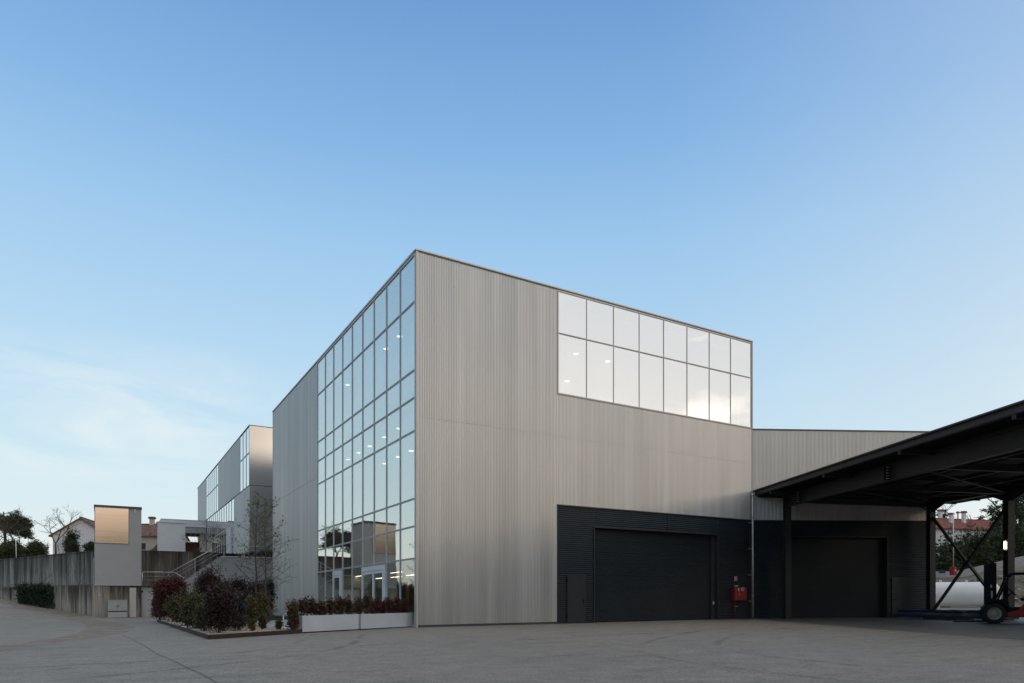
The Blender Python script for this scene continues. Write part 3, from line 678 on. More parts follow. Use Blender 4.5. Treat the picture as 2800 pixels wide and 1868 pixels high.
q = MB(); q.corrh(W(.05), W(1.85), .02, 5.69); q.corrh(W(8.2), W(WL), .02, 5.69); q.corrh(W(1.85), W(8.2), 4.72, 5.69); q.build('base_cladding', 'dark_siding', Wg)
def wbox(mb, t0, t1, n0, n1, z0, z1): return mb.prism([W(t0, n0), W(t1, n0), W(t1, n1), W(t0, n1)], z0, z1)
q = MB(); wbox(q, 1.85, 1.91, .03, -.38, .02, 4.70); wbox(q, 8.14, 8.20, .03, -.38, .02, 4.70); wbox(q, 1.85, 8.2, .03, -.38, 4.701, 4.75); wbox(q, WL-.06, WL+.05, .03, -.06, .0, 10.9); wbox(q, 4.45, 4.48, .015, -.02, 4.76, 5.68)
q.build('door_surround', 'dark_steel', Wg)
sectional(W(1.92), W(8.13), 4.69, Wg, 8, .33, 'sectional_door', 'black sectional door under the canopy')
q = MB(); wbox(q, 8.42, 9.59, .045, -.01, .02, 2.36); d = q.build('steel_door', 'dark_steel', Wg, 'flat black service door right of the sectional door')
q = MB(); a = W(8.56, .05); b = W(8.56, .12); c_ = W(8.7, .12); q.tube((*a, 1.05), (*b, 1.05), .014); q.tube((*b, 1.05), (*c_, 1.05), .012); q.build('handle', 'black_plastic', d)

# ------------------------------------------------------------------ steel canopy
cm = Vector((-.457, -.889)).normalized(); CP0 = Vector((21.0, -.08))
def cz(a, d): return -.0235*d - .028*a
def CQ(a, d, z=0.): q = CP0 + WD*a + cm*d; return (q.x, q.y, z)
def CR(a, d, z): return CQ(a, d, z + cz(a, d))
K_ = thing('steel_canopy', 'large black steel canopy on columns in front of the lower hall', 'canopy', CQ(1.46, .9))
RW, RD = 12.3, 38.
rf = MB()
n_ = int(RD/.25)
vs = []; fs = []
for i in range(n_*2+1):                      # trapezoidal deck, ribs across the canopy
    dd = .15 + i*RD/(2*n_); off = .0 if (i//1) % 2 else .045
    vs += [CR(.05, dd, 7.20+off), CR(RW-.1, dd, 7.20+off), CR(.05, dd, 7.26+off), CR(RW-.1, dd, 7.26+off)]
for i in range(n_*2):
    j = 4*i; fs += [(j, j+4, j+5, j+1), (j+2, j+3, j+7, j+6)]
rf._add(vs, fs); rf.build('roof_deck', 'deck', K_)
def cbar(mb, a0, d0, a1, d1, z0, z1, wd):    # bar between two plan points, vertical extent z0..z1 in canopy height
    p, r = Vector(CQ(a0, d0)), Vector(CQ(a1, d1)); dr = (r-p).normalized(); sd = Vector((dr.y, -dr.x, 0))*wd/2
    vs = []
    for (a, d, c_) in ((a0, d0, p), (a1, d1, r)):
        for s_ in (-1, 1):
            for z in (z0, z1): vs.append((c_.x+sd.x*s_, c_.y+sd.y*s_, z+cz(a, d)))
    return mb._add(vs, [(0, 1, 3, 2)[::-1], (4, 5, 7, 6), (0, 4, 5, 1), (2, 3, 7, 6)[::-1], (0, 2, 6, 4), (1, 5, 7, 3)[::-1]])
f_ = MB(); cbar(f_, -.02, .02, -.02, RD, 7.12, 7.34, .04); cbar(f_, -.06, .02, -.06, RD, 7.341, 7.40, .20); cbar(f_, .04, .02, .04, RD, 7.10, 7.13, .10); f_.build('fascia', 'dark_steel', K_, 'black edge channel along the left of the roof')
f_ = MB(); cbar(f_, RW, .02, RW, RD, 7.06, 7.40, .05); cbar(f_, .1, .1, RW-.1, .1, 7.0, 7.3, .06); f_.build('fascia', 'dark_steel', K_, 'black edge channel along the right of the roof')
def ibeam(name, a0, d0, a1, d1, zt, dep, fw, parent, lbl=None):
    mb = MB(); cbar(mb, a0, d0, a1, d1, zt-.03, zt, fw); cbar(mb, a0, d0, a1, d1, zt-dep+.031, zt-.031, .03); cbar(mb, a0, d0, a1, d1, zt-dep, zt-dep+.03, fw); return mb.build(name, 'dark_steel', parent, lbl)
B1, B2 = 1.46, 10.03
b1 = ibeam('main_beam', B1, .72, B1, RD, 7.10, .70, .30, K_, 'long black main beam on the left')
b2 = ibeam('main_beam', B2, .72, B2, RD, 7.28, .50, .30, K_, 'black main beam on the right row of columns')
sp_ = MB(); bo = MB()
for dd in (2.45, 10.5, 18.6):
    cbar(sp_, B1-.16, dd, B1-.16, dd+.04, 6.43, 7.07, .26); cbar(sp_, B1-.16, dd+.30, B1-.16, dd+.32, 6.43, 7.07, .05)
    for k in range(5):
        p = CR(B1-.10, dd+.13, 6.50+k*.12); u = Vector((WD.x, WD.y, 0)); bo.tube(tuple(Vector(p)-u*.12), tuple(Vector(p)+u*.0), .022, .022, 6)
cbar(sp_, B1-.08, 1.1, B1-.08, 1.12, 6.43, 7.07, .22)
sp_.build('splice_plate', 'dark_steel', b1); bo.build('bolt', 'trim', b1)
for dd in (2.0, 7.7, 13.4, 19.0, 24.6, 30.3):
    mb = MB(); cbar(mb, .0, dd, RW-.1, dd, 6.95 if False else 7.0, 7.195, .03); cbar(mb, .0, dd, RW-.1, dd, 6.98, 6.999, .14); cbar(mb, .0, dd, .02, dd, 6.96, 7.19, .16); mb.build('purlin', 'dark_steel', K_)
for a_ in (3.6, 5.75, 7.9): ibeam('secondary_beam', a_, .3, a_, RD, 6.99, .16, .10, K_)
for dd in (.9, 6.7, 12.4, 18.2, 24.0): ibeam('cross_beam', B1+.16, dd, B2-.16, dd, 6.95, .30, .16, K_)
def column(a_, d_, zt, lbl=None):
    mb = MB(); w2 = .17
    def pb(a0, a1, d0, d1, z0, z1):
        mb.prism([CQ(a0, d0)[:2], CQ(a1, d0)[:2], CQ(a1, d1)[:2], CQ(a0, d1)[:2]], z0, z1)
    pb(a_-w2, a_+w2, d_-w2, d_-w2+.025, .03, zt); pb(a_-w2, a_+w2, d_+w2-.025, d_+w2, .03, zt); pb(a_-.012, a_+.012, d_-w2+.026, d_+w2-.026, .03, zt)
    c_ = mb.build('column', 'dark_steel', K_, lbl)
    mb = MB(); mb.prism([CQ(a_-.24, d_-.24)[:2], CQ(a_+.24, d_-.24)[:2], CQ(a_+.24, d_+.24)[:2], CQ(a_-.24, d_+.24)[:2]], .0, .03)
    mb.prism([CQ(a_-.20, d_-.20)[:2], CQ(a_+.20, d_-.20)[:2], CQ(a_+.20, d_+.20)[:2], CQ(a_-.20, d_+.20)[:2]], 6.28+cz(a_, d_)+.03*(a_ > 5), 6.31+cz(a_, d_)+.03*(a_ > 5)); mb.build('column_plate', 'dark_steel', c_)
    return c_
# flanges face along the hall so both faces show
column(B1, .95, 7.05+cz(B1, 1), 'column at the left front corner of the hall')
column(B2, .95, 7.0+cz(B2, 1)); column(B2, 6.7, 7.0+cz(B2, 6.7)); column(B2, 12.4, 7.0+cz(B2, 12.4)); column(B2, 18.2, 7.0+cz(B2, 18.2)); column(B1, 24., 6.4+cz(B1, 24.))
for (za, zb) in ((6.05, .35), (.35, 6.05)):
    mb = MB(); mb.bar(CQ(B2, 1.1, za + (.0 if za < 1 else cz(B2, 1))), CQ(B2, 6.55, zb + (.0 if zb < 1 else cz(B2, 6.7))), .12, .12); mb.build('diagonal_brace', 'dark_steel', K_)
hn = MB()
for s_ in (-1,):
    p = [CR(B2, 6.55, 6.78), CR(B2, 5.2, 6.78), CR(B2, 6.55, 6.30)]; p2 = [CR(B2, 6.85, 6.78), CR(B2, 8.2, 6.78), CR(B2, 6.85, 6.30)]; p3 = [CR(B2, 1.1, 6.78), CR(B2, 2.2, 6.78), CR(B2, 1.1, 6.35)]
    for q_ in (p, p2, p3): hn = MB(); hn.slab(q_, (WD.x*.03, WD.y*.03, 0)); hn.build('haunch', 'dark_steel', K_)
q = MB(); q.bar(CR(B2-.1, 1.2, 6.35), CR(B2-1.6, 1.2, 6.9), .06, .06); q.bar(CR(B2-.2, 1.0, 6.85), CR(B1+.3, 6.6, 6.62), .07, .05); q.bar(CR(B1+.3, 1.0, 6.62), CR(B2-.2, 6.6, 6.72), .07, .05); q.bar(CR(B2-.2, 6.8, 6.7), CR(B1+.3, 12.3, 6.62), .07, .05); q.build('wind_brace', 'dark_steel', K_)
dp = MB(); px_, py_ = 20.68, -.17; dp.tube((px_, py_, .03), (px_, py_, 7.22), .062, .062, 14)
for z in (1.25, 2.75, 4.25, 5.8, 7.05): dp.tube((px_, py_, z), (px_, py_, z+.09), .072, .072, 14)
dpp = dp.build('downpipe', 'galvanised', K_); br = MB()
for z in (1.0, 2.5, 4.0, 5.5): br.box(px_-.20, px_+.02, py_+.02, py_+.2, z, z+.03)
br.build('pipe_bracket', 'galvanised', dpp)
ol = thing('bulkhead_light', 'lit upright tube lamp fixed to the canopy column beside the forklift', 'lamp', CQ(B2-.2, 6.72, 4.0))
MB().prism([CQ(B2-.20, 6.60)[:2], CQ(B2-.17, 6.60)[:2], CQ(B2-.17, 6.84)[:2], CQ(B2-.20, 6.84)[:2]], 3.45, 3.95).build('housing', 'trim', ol)
a = CQ(B2-.25, 6.74); q = MB(); q.tube((a[0], a[1], 3.53), (a[0], a[1], 3.87), .03, .03, 10); q.build('lamp_tube', 'lamp_warm', ol)
t = thing('security_camera', 'small white camera on a short arm on the canopy column by the tank', 'camera', CQ(B2+.2, .9, 3.6))
p = Vector(CQ(B2+.17, .9, 3.7)); q = MB(); q.tube(p, p+Vector((WD.x*.35, WD.y*.35, 0)), .015); q.build('arm', 'white_paint', t)
q = MB(); q.tube(p+Vector((WD.x*.3, WD.y*.3, -.06)), p+Vector((WD.x*.36, WD.y*.36, -.14)), .05); q.build('camera_body', 'white_paint', t)
# darker paving under the canopy
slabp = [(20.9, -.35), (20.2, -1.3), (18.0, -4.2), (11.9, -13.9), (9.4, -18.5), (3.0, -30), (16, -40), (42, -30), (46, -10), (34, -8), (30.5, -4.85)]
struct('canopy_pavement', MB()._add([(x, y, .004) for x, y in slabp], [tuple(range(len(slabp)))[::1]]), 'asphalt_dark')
struct('drain_channel', strip([(20.7, -.6), (20.2, -1.3), (18.0, -4.2), (11.9, -13.9), (9.4, -18.5), (3.0, -30)], .09, .008), 'seam')

# ------------------------------------------------------------------ second building behind, left
Q = thing('office_building', 'lower glazed grey metal building raised behind the corner building', 'building', (0, 38.7, 5.6))
q = MB(); q.box(.35, 22, 39.05, 78.4, 5.72, 17.1); q.build('wall', 'interior_wall', Q)
V2 = [38.78+1.69*i for i in range(4)]; V3 = [58.5+1.815*i for i in range(7)]; V4 = [47.3+1.73*i for i in range(14)]
q = MB(); q.corr((0, 58.45), (0, V2[3]+.03), 11.78, 17.15, .1, .014, 5); q.corr((0, 78.6), (0, V3[6]+.03), 11.78, 17.15, .1, .014, 5); q.corr((0, 47.25), (0, 38.74), 5.75, 11.70, .1, .014, 5); q.corr((0, 78.6), (0, V4[13]+.05), 5.75, 11.70, .1, .014, 5)
q.build('side_cladding', 'cladding_far', Q)
MB().box(-.03, .05, 38.74, 78.6, 11.701, 11.779).build('floor_joint', 'groove', Q)
q = MB(); q.box(-.06, 22.1, 38.66, 78.7, 17.151, 17.21); q.build('coping', 'trim_dark', Q)
q = MB(); q.box(-.02, 2.395, 38.70, 38.74, 11.77, 17.15); q.box(2.42, 6, 38.70, 38.74, 11.77, 17.15); q.box(-.02, 2.395, 38.70, 38.74, 5.72, 11.73); q.box(2.42, 6, 38.70, 38.74, 5.72, 11.73); q.build('front_panel', 'smooth_metal', Q, 'smooth shiny metal front panels')
MB().box(.0, 22, 38.745, 39.04, 5.72, 17.15).build('panel_joint', 'groove', Q)
q = MB(); q.box(.02, 22, 38.76, 78.5, 5.60, 5.715); q.build('soffit', 'trim_dark', Q)
q = MB(); g_ = MB()
for ys, z0, z1, tr in ((V2, 11.8, 17.14, 14.75), (V3, 11.8, 17.14, 14.75), (V4, 5.74, 11.69, 8.93)):
    for y in ys: q.box(-.03, .05, y-.022, y+.022, z0, z1)
    for a, b in zip(ys, ys[1:]): q.box(-.035, .05, a+.023, b-.023, tr-.05, tr+.05)
    for a, b in zip(ys, ys[1:]):
        for u, v in ((z0, tr-.055), (tr+.055, z1)): MB().box(.005, .02, a+.025, b-.025, u, v).build('window_pane', 'glass_far', Q)
q.build('window_frame', 'mullion', Q)
MB().box(-.05, -.031, 49.2, 52.3, 5.75, 8.85).build('door_frame', 'white_paint', Q)

# podium, stairs, landing
P = thing('podium', 'pale rendered podium wall under the raised building, behind the shrubs', 'wall', (-1, 33.6, 0))
q = MB(); q.prism([(-3.0, 33.6), (-.31, 33.6), (-.31, 33.75), (22, 33.75), (22, 39), (-.3, 39), (-3.0, 37.0)], 0, 4.86); q.build('wall', 'podium_render', P)
MB().prism([(-3.04, 33.55), (22, 33.7), (22, 39), (-.3, 39), (-3.04, 37.0)], 4.861, 4.93).build('coping', 'render_light', P)
q = MB(); q.prism([(-.4, 37.2), (.02, 33.9), (6, 33.9), (6, 37.2)], [5.02, 5.45, 5.55, 5.05], [5.06, 5.58, 5.62, 5.10]); q.build('soffit_edge', 'trim_dark', P)
S = thing('staircase', 'concrete staircase with pale steps climbing to the podium', 'stairs', (-5, 33.6, 0))
q = MB()
for k in range(14): q.box(-6.2+k*.2286, -6.2+(k+1)*.2286+.02, 33.62, 35.2, 2.47+k*.171-.35, 2.47+(k+1)*.171)
q.build('step', 'podium_render', S)['kind'] = 'stuff'
q = MB(); q.prism([(-8.82, 34.8), (-6.2, 34.8), (-6.2, 36.98), (-8.82, 36.98)], 2.2, 2.47); q.box(-8.80, -3.0, 34.5, 34.8, .0, 2.46); q.build('landing', 'concrete_plinth', S)
q = MB(); q._add([(-6.2, 33.60, 0), (-3.0, 33.60, 0), (-3.0, 33.60, 4.84), (-6.2, 33.60, 2.45), (-6.2, 33.615, 0), (-3.0, 33.615, 0), (-3.0, 33.615, 4.84), (-6.2, 33.615, 2.45)], [(0, 1, 2, 3), (7, 6, 5, 4), (2, 1, 5, 6), (3, 2, 6, 7)]); q.build('side_wall', 'podium_render', S)
R_ = thing('handrail', 'galvanised tube handrail along the landing and up the stairs', 'railing', (-6, 33.6, 2.5))
def rail(pts, hts, posts, nm, par):
    mb = MB(); mb.path(pts, .028, 8); mb.build(nm, 'galvanised', par)
rail([(-8.80, 33.62, 2.49), (-8.80, 33.62, 3.46), (-8.72, 33.62, 3.53), (-6.85, 33.62, 3.53), (-3.15, 33.62, 5.84), (-3.0, 33.62, 5.88), (-1.6, 33.62, 5.87), (-1.48, 33.62, 5.80), (-1.48, 33.62, 4.94)], 0, 0, 'top_rail', R_)
rail([(-7.0, 33.55, 3.52), (-6.55, 33.55, 3.52), (-5.3, 33.2, 2.72), (-4.2, 33.0, 2.0)], 0, 0, 'lower_rail', R_)
q = MB()
for dz in (.33, .62):
    q.path([(-8.8, 33.62, 3.53-dz), (-6.85, 33.62, 3.53-dz), (-3.15, 33.62, 5.84-dz), (-3.0, 33.62, 5.86-dz), (-1.5, 33.62, 5.85-dz)], .010, 5)
q.build('infill_rail', 'galvanised', R_)
for x, z0, z1 in ((-7.0, 2.48, 3.5), (-5.06, 3.35, 4.62), (-2.88, 4.94, 5.84), (-1.30, 4.94, 5.84)):
    q = MB(); q.box(x-.02, x+.02, 33.60, 33.64, z0, z1); q.build('post', 'galvanised', R_)
R2 = thing('podium_railing', 'short galvanised railing on the podium at the foot of the glazed building', 'railing', (-.8, 34, 4.9))
q = MB(); q.path([(-1.3, 33.9, 4.94), (-1.3, 33.9, 5.80), (-1.2, 33.9, 5.87), (.6, 34.6, 5.9)], .026); q.build('top_rail', 'galvanised', R2); q = MB(); q.path([(-1.3, 33.9, 5.5), (.6, 34.6, 5.5)], .01, 5); q.build('infill_rail', 'galvanised', R2)

# ------------------------------------------------------------------ stair tower kiosk
T = thing('stair_tower', 'small square grey tower with gold window standing on a concrete base', 'building', (-12, 33.61, 0))
q = MB(); q.box(-12.0, -8.86, 33.66, 37.5, 0, 2.46); q.build('base_wall', 'concrete_plinth', T)
q = MB(); q.box(-11.99, -8.86, 33.64, 37.4, 2.50, 8.38); q.build('wall', 'render_grey', T)
q = MB(); q.box(-12.03, -8.84, 33.60, 37.45, 2.461, 2.495); q.build('drip_edge', 'render_light', T)
q = MB(); q.prism([(-12.03, 33.58), (-8.83, 33.58), (-8.83, 37.45), (-12.03, 37.45)], 8.381, 8.56); q.build('roof', 'trim_dark', T)
q = MB(); q.box(-11.95, -9.74, 33.61, 33.639, 5.69, 8.37); w_ = q.build('gold_window', 'gold_panel', T, 'gold coated window with horizontal reflections')
q = MB(); q.box(-11.97, -11.951, 33.60, 33.639, 5.67, 8.38); q.box(-9.739, -9.72, 33.60, 33.639, 5.67, 8.38); q.box(-11.97, -9.72, 33.60, 33.639, 5.66, 5.689); q.build('window_frame', 'trim_dark', w_)
q = MB(); q.box(-9.33, -9.27, 33.56, 33.639, 8.05, 8.38); q.build('overflow_spout', 'white_paint', T)
q = MB(); q.box(-12.06, -12.03, 33.70, 37.3, 2.50, 4.5); q.build('side_panel', 'render_light', T)
t = thing('service_hatch', 'tall narrow cream door in the concrete base of the tower', 'door', (-9.45, 33.64, 0)); q = MB(); q.box(-9.65, -9.24, 33.60, 33.655, .02, 2.28); q.build('door_panel', 'box_cream', t, None, .006)
q = MB(); q.box(-9.67, -9.651, 33.61, 33.655, .0, 2.30); q.box(-9.239, -9.22, 33.61, 33.655, .0, 2.30); q.box(-9.67, -9.22, 33.61, 33.655, 2.281, 2.30); q.build('door_frame', 'render_light', t)
t = thing('electrical_cabinet', 'grey louvred two door electrical cabinet against the tower base', 'cabinet', (-10.46, 33.4, 0))
for x0, x1 in ((-11.11, -10.475), (-10.465, -9.83)):
    q = MB(); q.box(x0, x1, 33.22, 33.64, .52, 1.33)
    for k in range(9): q.box(x0+.06+k*.058, x0+.085+k*.058, 33.212, 33.219, .56, 1.29)
    d = q.build('cabinet_door', 'grey_cabinet', t); q = MB(); q.box((x1-.06 if x1 < -10 and x0 < -11 else x0+.03), (x1-.03 if x1 < -10 and x0 < -11 else x0+.06), 33.19, 33.2195, .80, .95); q.build('handle', 'black_plastic', d)
q = MB(); q.box(-11.11, -9.83, 33.20, 33.64, .02, .44); q.box(-11.13, -9.81, 33.19, 33.65, 1.331, 1.36); q.build('cabinet_base', 'grey_cabinet', t)
MB().box(-11.09, -9.85, 33.24, 33.64, .441, .519).build('cabinet_gap', 'groove', t)
t = thing('garage_door', 'flat pale grey steel door between the tower base and the red shrub', 'door', (-8, 34.5, 0)); q = MB(); q.box(-8.78, -6.4, 34.44, 34.49, .02, 2.2); q.build('door_panel', 'render_light', t)
q = MB(); q.box(-8.84, -8.79, 34.42, 34.499, .0, 2.3); q.box(-8.789, -6.4, 34.42, 34.499, 2.201, 2.3); q.build('door_frame', 'render_grey', t)
t = thing('alarm_bell', 'small dark round bell on the edge of the tower base', 'bell', (-8.86, 33.8, 2.0)); q = MB(); q.tube((-8.85, 33.85, 2.0), (-8.74, 33.85, 2.0), .09, .07, 12); q.build('bell_dome', 'black_plastic', t)
t = thing('door_lamp', 'twin head emergency lamp above the grey steel door', 'lamp', (-8.4, 34.4, 2.25)); q = MB(); q.lathe((-8.5, 34.36, 2.26), (0, -1, 0), [(0, 0), (0, .06), (.08, .05), (.08, 0)], 12); q.lathe((-8.2, 34.36, 2.26), (0, -1, 0), [(0, 0), (0, .06), (.08, .05), (.08, 0)], 12); q.box(-8.5, -8.2, 34.37, 34.41, 2.23, 2.29); q.build('lamp_head', 'trim', t)
t = thing('fire_extinguisher', 'red fire extinguisher on the grey door wall half behind the red shrub', 'extinguisher', (-7.82, 34.2, 1.2))
q = MB(); q.lathe((-7.75, 34.30, .95), (0, 0, 1), [(0, 0), (0, .13), (.70, .13), (.80, .08), (.86, .03)], 16); q.build('cylinder', 'red_paint', t); q = MB(); q.box(-7.79, -7.71, 34.2, 34.4, 1.82, 1.88); q.path([(-7.7, 34.22, 1.85), (-7.6, 34.2, 1.6), (-7.62, 34.2, 1.2)], .015, 6); q.build('valve', 'black_plastic', t)
MB().box(-7.83, -7.67, 34.165, 34.172, 1.35, 1.47).build('label_plate', 'white_paint', t)
t = thing('wall_socket', 'tiny white box on the concrete base left of the electrical cabinet', 'box', (-11.65, 33.6, 1.7)); MB().box(-11.69, -11.61, 33.62, 33.659, 1.70, 1.78).build('cover', 'white_paint', t)

# retaining walls
t = thing('lower_retaining_wall', 'stained low concrete wall beside the rising road', 'wall', (-12, 33.7, 0))
LW = [(-12.0, 33.62), (-18.81, 43.88), (-25.6, 54.1), (-35, 68)]
q = MB()
for a, b in zip(LW, LW[1:]):
    d = (Vector(b)-Vector(a)).normalized(); n2 = Vector((d.y, -d.x))*.22
    q.prism([a, b, (b[0]+n2.x, b[1]+n2.y), (a[0]+n2.x, a[1]+n2.y)], [-.2]*4, [2.47]*4)
q.build('wall', 'concrete_lower', t)
t = thing('upper_retaining_wall', 'tall streaked concrete wall above the planted ledge', 'wall', (-12.1, 39.7, 2.4))
UW = [(-8.6, 37.45), (-12.08, 37.6), (-12.3, 39.9), (-20.39, 59.08), (-28, 77)]
UZ = [5.44, 5.44, 5.50, 5.6, 5.7]
q = MB()
for i in (1, 2, 3):
    a, b = UW[i], UW[i+1]; d = (Vector(b)-Vector(a)).normalized(); n2 = Vector((d.y, -d.x))*.3
    q.prism([a, b, (b[0]+n2.x, b[1]+n2.y), (a[0]+n2.x, a[1]+n2.y)], [0]*4, [UZ[i], UZ[i+1], UZ[i+1], UZ[i]])
q.build('wall', 'concrete_upper', t)
t = thing('back_retaining_wall', 'brown streaked concrete wall behind the landing and stairs', 'wall', (-6, 37.0, 0)); q = MB(); q.box(-8.85, -2.9, 37.0, 37.3, 0, 5.44); q.build('wall', 'concrete_back', t)
q = MB(); q._add([(-12.05, 33.75, 2.36), (-12.1, 39.8, 2.7), (-20.39, 59.2, 2.9), (-28, 77, 3.0), (-35, 68, 2.3), (-25.7, 54.2, 2.3), (-18.9, 43.9, 2.34)], [(0, 1, 2, 3, 4, 5, 6)])
struct('planted_ledge', q, 'soil')
q = MB(); q._add([(-12.2, 37.5, 5.40), (-8.7, 37.2, 5.40), (22, 37.2, 5.40), (40, 200, 5.4), (-120, 300, 5.4), (-28.2, 77, 5.55), (-20.5, 59.2, 5.5), (-12.4, 39.95, 5.42)], [(0, 1, 2, 3, 4, 5, 6, 7)])
struct('upper_terrain', q, 'hill_soil')

# white pavilion on the upper terrain
t = thing('pavilion', 'flat roofed white pavilion with open gap behind the brown streaked wall', 'building', (-3, 69, 5.4))
q = MB(); q.box(-5.62, -2.49, 69.0, 69.3, 5.4, 11.15); q.build('wall', 'render_white', t, 'plain white wall panel'); q = MB(); q.box(-.72, -.15, 69.6, 70.2, 5.4, 9.98); q.build('column', 'house_cream', t); q = MB(); q.box(-.14, -.02, 69.1, 74, 5.4, 11.0); q.build('side_wall', 'render_grey', t)
q = MB(); q.prism([(-5.62, 69), (-.02, 69), (-.02, 74.5), (-5.62, 74.5)], [10.0]*4, [11.12]*4) if False else q.box(-2.489, -.141, 69.05, 74.5, 9.98, 10.75); q.build('soffit', 'render_grey', t)
q = MB(); q.box(-5.70, -.02, 68.9, 74.6, 11.16, 11.24); q.box(-2.49, -.02, 68.92, 69.04, 10.751, 11.15); q.build('roof', 'render_white', t); q = MB(); q.box(-5.17, -.02, 69.6, 74, 11.241, 11.66); q.box(-5.2, -.02, 69.55, 74.05, 11.661, 11.70); q.build('roof_upstand', 'render_light', t)
q = MB(); q._add([(-5.62, 69.3, 11.15), (-6.25, 70.2, 10.0), (-6.25, 74, 10.0), (-5.62, 74.5, 11.15), (-5.62, 69.3, 11.05), (-6.2, 70.2, 9.9), (-6.2, 74, 9.9), (-5.62, 74.5, 11.05)], [(0, 1, 2, 3), (7, 6, 5, 4), (0, 4, 5, 1), (2, 6, 7, 3)]); q.build('awning', 'render_grey', t)
for x in (-2.1, -1.5, -.95): MB().box(x-.09, x+.09, 69.9+x*0, 70.1, 9.72, 9.979).build('spot_lamp', 'black_plastic', t)

def house(name, label, base, yaw, L_, Wd, hw, rise, wall, roof, group=None, ov=.35, wins=(), chims=()):
    """gable roofed house; yaw turns it, ridge along its length"""
    t = thing(name, label, 'house', base, group); M = Matrix.Translation(Vector(base)) @ Matrix.Rotation(yaw, 4, 'Z')
    q = MB(M); q.box(-L_/2, L_/2, -Wd/2, Wd/2, -1, hw)
    for x in (-L_/2, L_/2-.2): q._add([(x, -Wd/2, hw), (x, Wd/2, hw), (x, 0, hw+rise), (x+.2, -Wd/2, hw), (x+.2, Wd/2, hw), (x+.2, 0, hw+rise)], [(0, 1, 2), (5, 4, 3), (0, 2, 5, 3), (1, 4, 5, 2)])
    q.build('wall', wall, t); q = MB(M); k = rise/(Wd/2); e = Wd/2+ov
    for s_ in (-1, 1):
        for j in range(int((L_+2*ov)/.28)):        # rows of round tiles
            x = -L_/2-ov + j*.28; a = (x, 0, hw+rise+.10); b = (x, s_*e, hw-ov*k+.10)
            q.slab([(x, 0, hw+rise+.06), (x+.14, 0, hw+rise+.14), (x+.14, s_*e, hw-ov*k+.14), (x, s_*e, hw-ov*k+.06)], (0, 0, -.12)); q.slab([(x+.14, 0, hw+rise+.14), (x+.28, 0, hw+rise+.06), (x+.28, s_*e, hw-ov*k+.06), (x+.14, s_*e, hw-ov*k+.14)], (0, 0, -.12))
    r_ = q.build('roof', roof, t)
    q = MB(M); q.box(-L_/2-ov, L_/2+ov, -.12, .12, hw+rise+.08, hw+rise+.2); q.build('ridge', roof, r_)
    for (x, y, z, w2, h2) in chims:
        q = MB(M); q.box(x-w2, x+w2, y-w2*.8, y+w2*.8, z, z+h2); c_ = q.build('chimney', wall, r_); q = MB(M); q.box(x-w2-.12, x+w2+.12, y-w2-.1, y+w2+.1, z+h2+.001, z+h2+.16); q.prism([(x-w2-.1, y-w2), (x+w2+.1, y-w2), (x+w2+.1, y+w2), (x-w2-.1, y+w2)], z+h2+.161, z+h2+.3); q.build('chimney_cap', roof, r_)
    for (face, a, z, w2, h2) in wins:
        q = MB(M); g2 = MB(M)
        if face in 'ns': y = (-Wd/2-.03 if face == 's' else Wd/2+.0); q.box(a-w2/2-.08, a+w2/2+.08, y, y+.03, z-.08, z+h2+.08); g2.box(a-w2/2, a+w2/2, y-.02, y-.001, z, z+h2)
        else: x = (-L_/2-.03 if face == 'w' else L_/2); q.box(x, x+.03, a-w2/2-.08, a+w2/2+.08, z-.08, z+h2+.08); g2.box(x-.02, x-.001, a-w2/2, a+w2/2, z, z+h2)
        f2 = q.build('window', 'white_paint', t); g2.build('pane', 'house_dark', f2)
    return t
FW = -TH   # yaw that makes a house face the camera
def Pi(px, py, Y): t_ = (px-1400)/1885; X = t_*Y; a = img(X, Y); return (a[0], a[1], 1.1+(1643.5-py)/1885*Y-FALL*X)
b = Pi(254, 1520, 95); house('white_gable_house', 'old white gabled house with tiled roof left of the tower', (b[0], b[1], 5.6), FW+math.pi/2+.25, 9, 6.6, 4.5, 2.2, 'house_white', 'roof_tile_old', None, .4, (('w', -1.6, 2.2, .7, 1.2),))
b = Pi(428, 1500, 100); house('cream_house', 'cream house with brown tiled roof and louvred window right of the tower', (b[0], b[1], 5.6), FW+.12, 6.4, 7, 5.0, 1.8, 'house_cream', 'roof_tile_old', None, .4, (('s', -.75, 3.0, 1.25, .9),), ((-.6, 0, 6.4, .3, 1.3),))
b = Pi(535, 1507, 92); house('low_orange_roof', 'low building with orange tiled roof seen through the pavilion gap', (b[0], b[1], 5.0), FW+.1, 9, 6, 2.5, 1.5, 'house_cream', 'roof_tile', None, .3)

# ------------------------------------------------------------------ planting bed
struct('bed_gravel', MB()._add([(-8.66, -4.78, .09), (-5.4, -2.45, .09), (-5.4, 12, .09), (-5.0, 17.7, .09), (-8.66, 17.7, .09)], [(0, 1, 2, 3, 4)]), 'gravel')
t = thing('bed_edging', 'rusty steel edging strip round the planting bed', 'edging', (-8.7, -4.85, 0))
q = MB(); q.bar((-8.70, -4.85, .07), (-8.72, 17.7, .07), .02, .15); q.build('side_strip', 'corten', t); q = MB(); q.bar((-8.70, -4.85, .07), (-5.35, -2.42, .07), .02, .15); q.build('front_strip', 'corten', t)
struct('bed_paving', MB()._add([(-5.38, -2.3, .006), (-.3, .2, .006), (-.05, .4, .006), (-.05, 28.6, .006), (-4.9, 28.6, .006), (-5.38, 12, .006)], [(0, 1, 2, 3, 4, 5)]), 'paving')
struct('lawn_soil', MB()._add([(-3.6, 15.9, .012), (-.1, 15.9, .012), (-.1, 28.5, .012), (-4.6, 28.5, .012)], [(0, 1, 2, 3)]), 'grass')
rg = np.random.RandomState(4)
gl_ = MB()
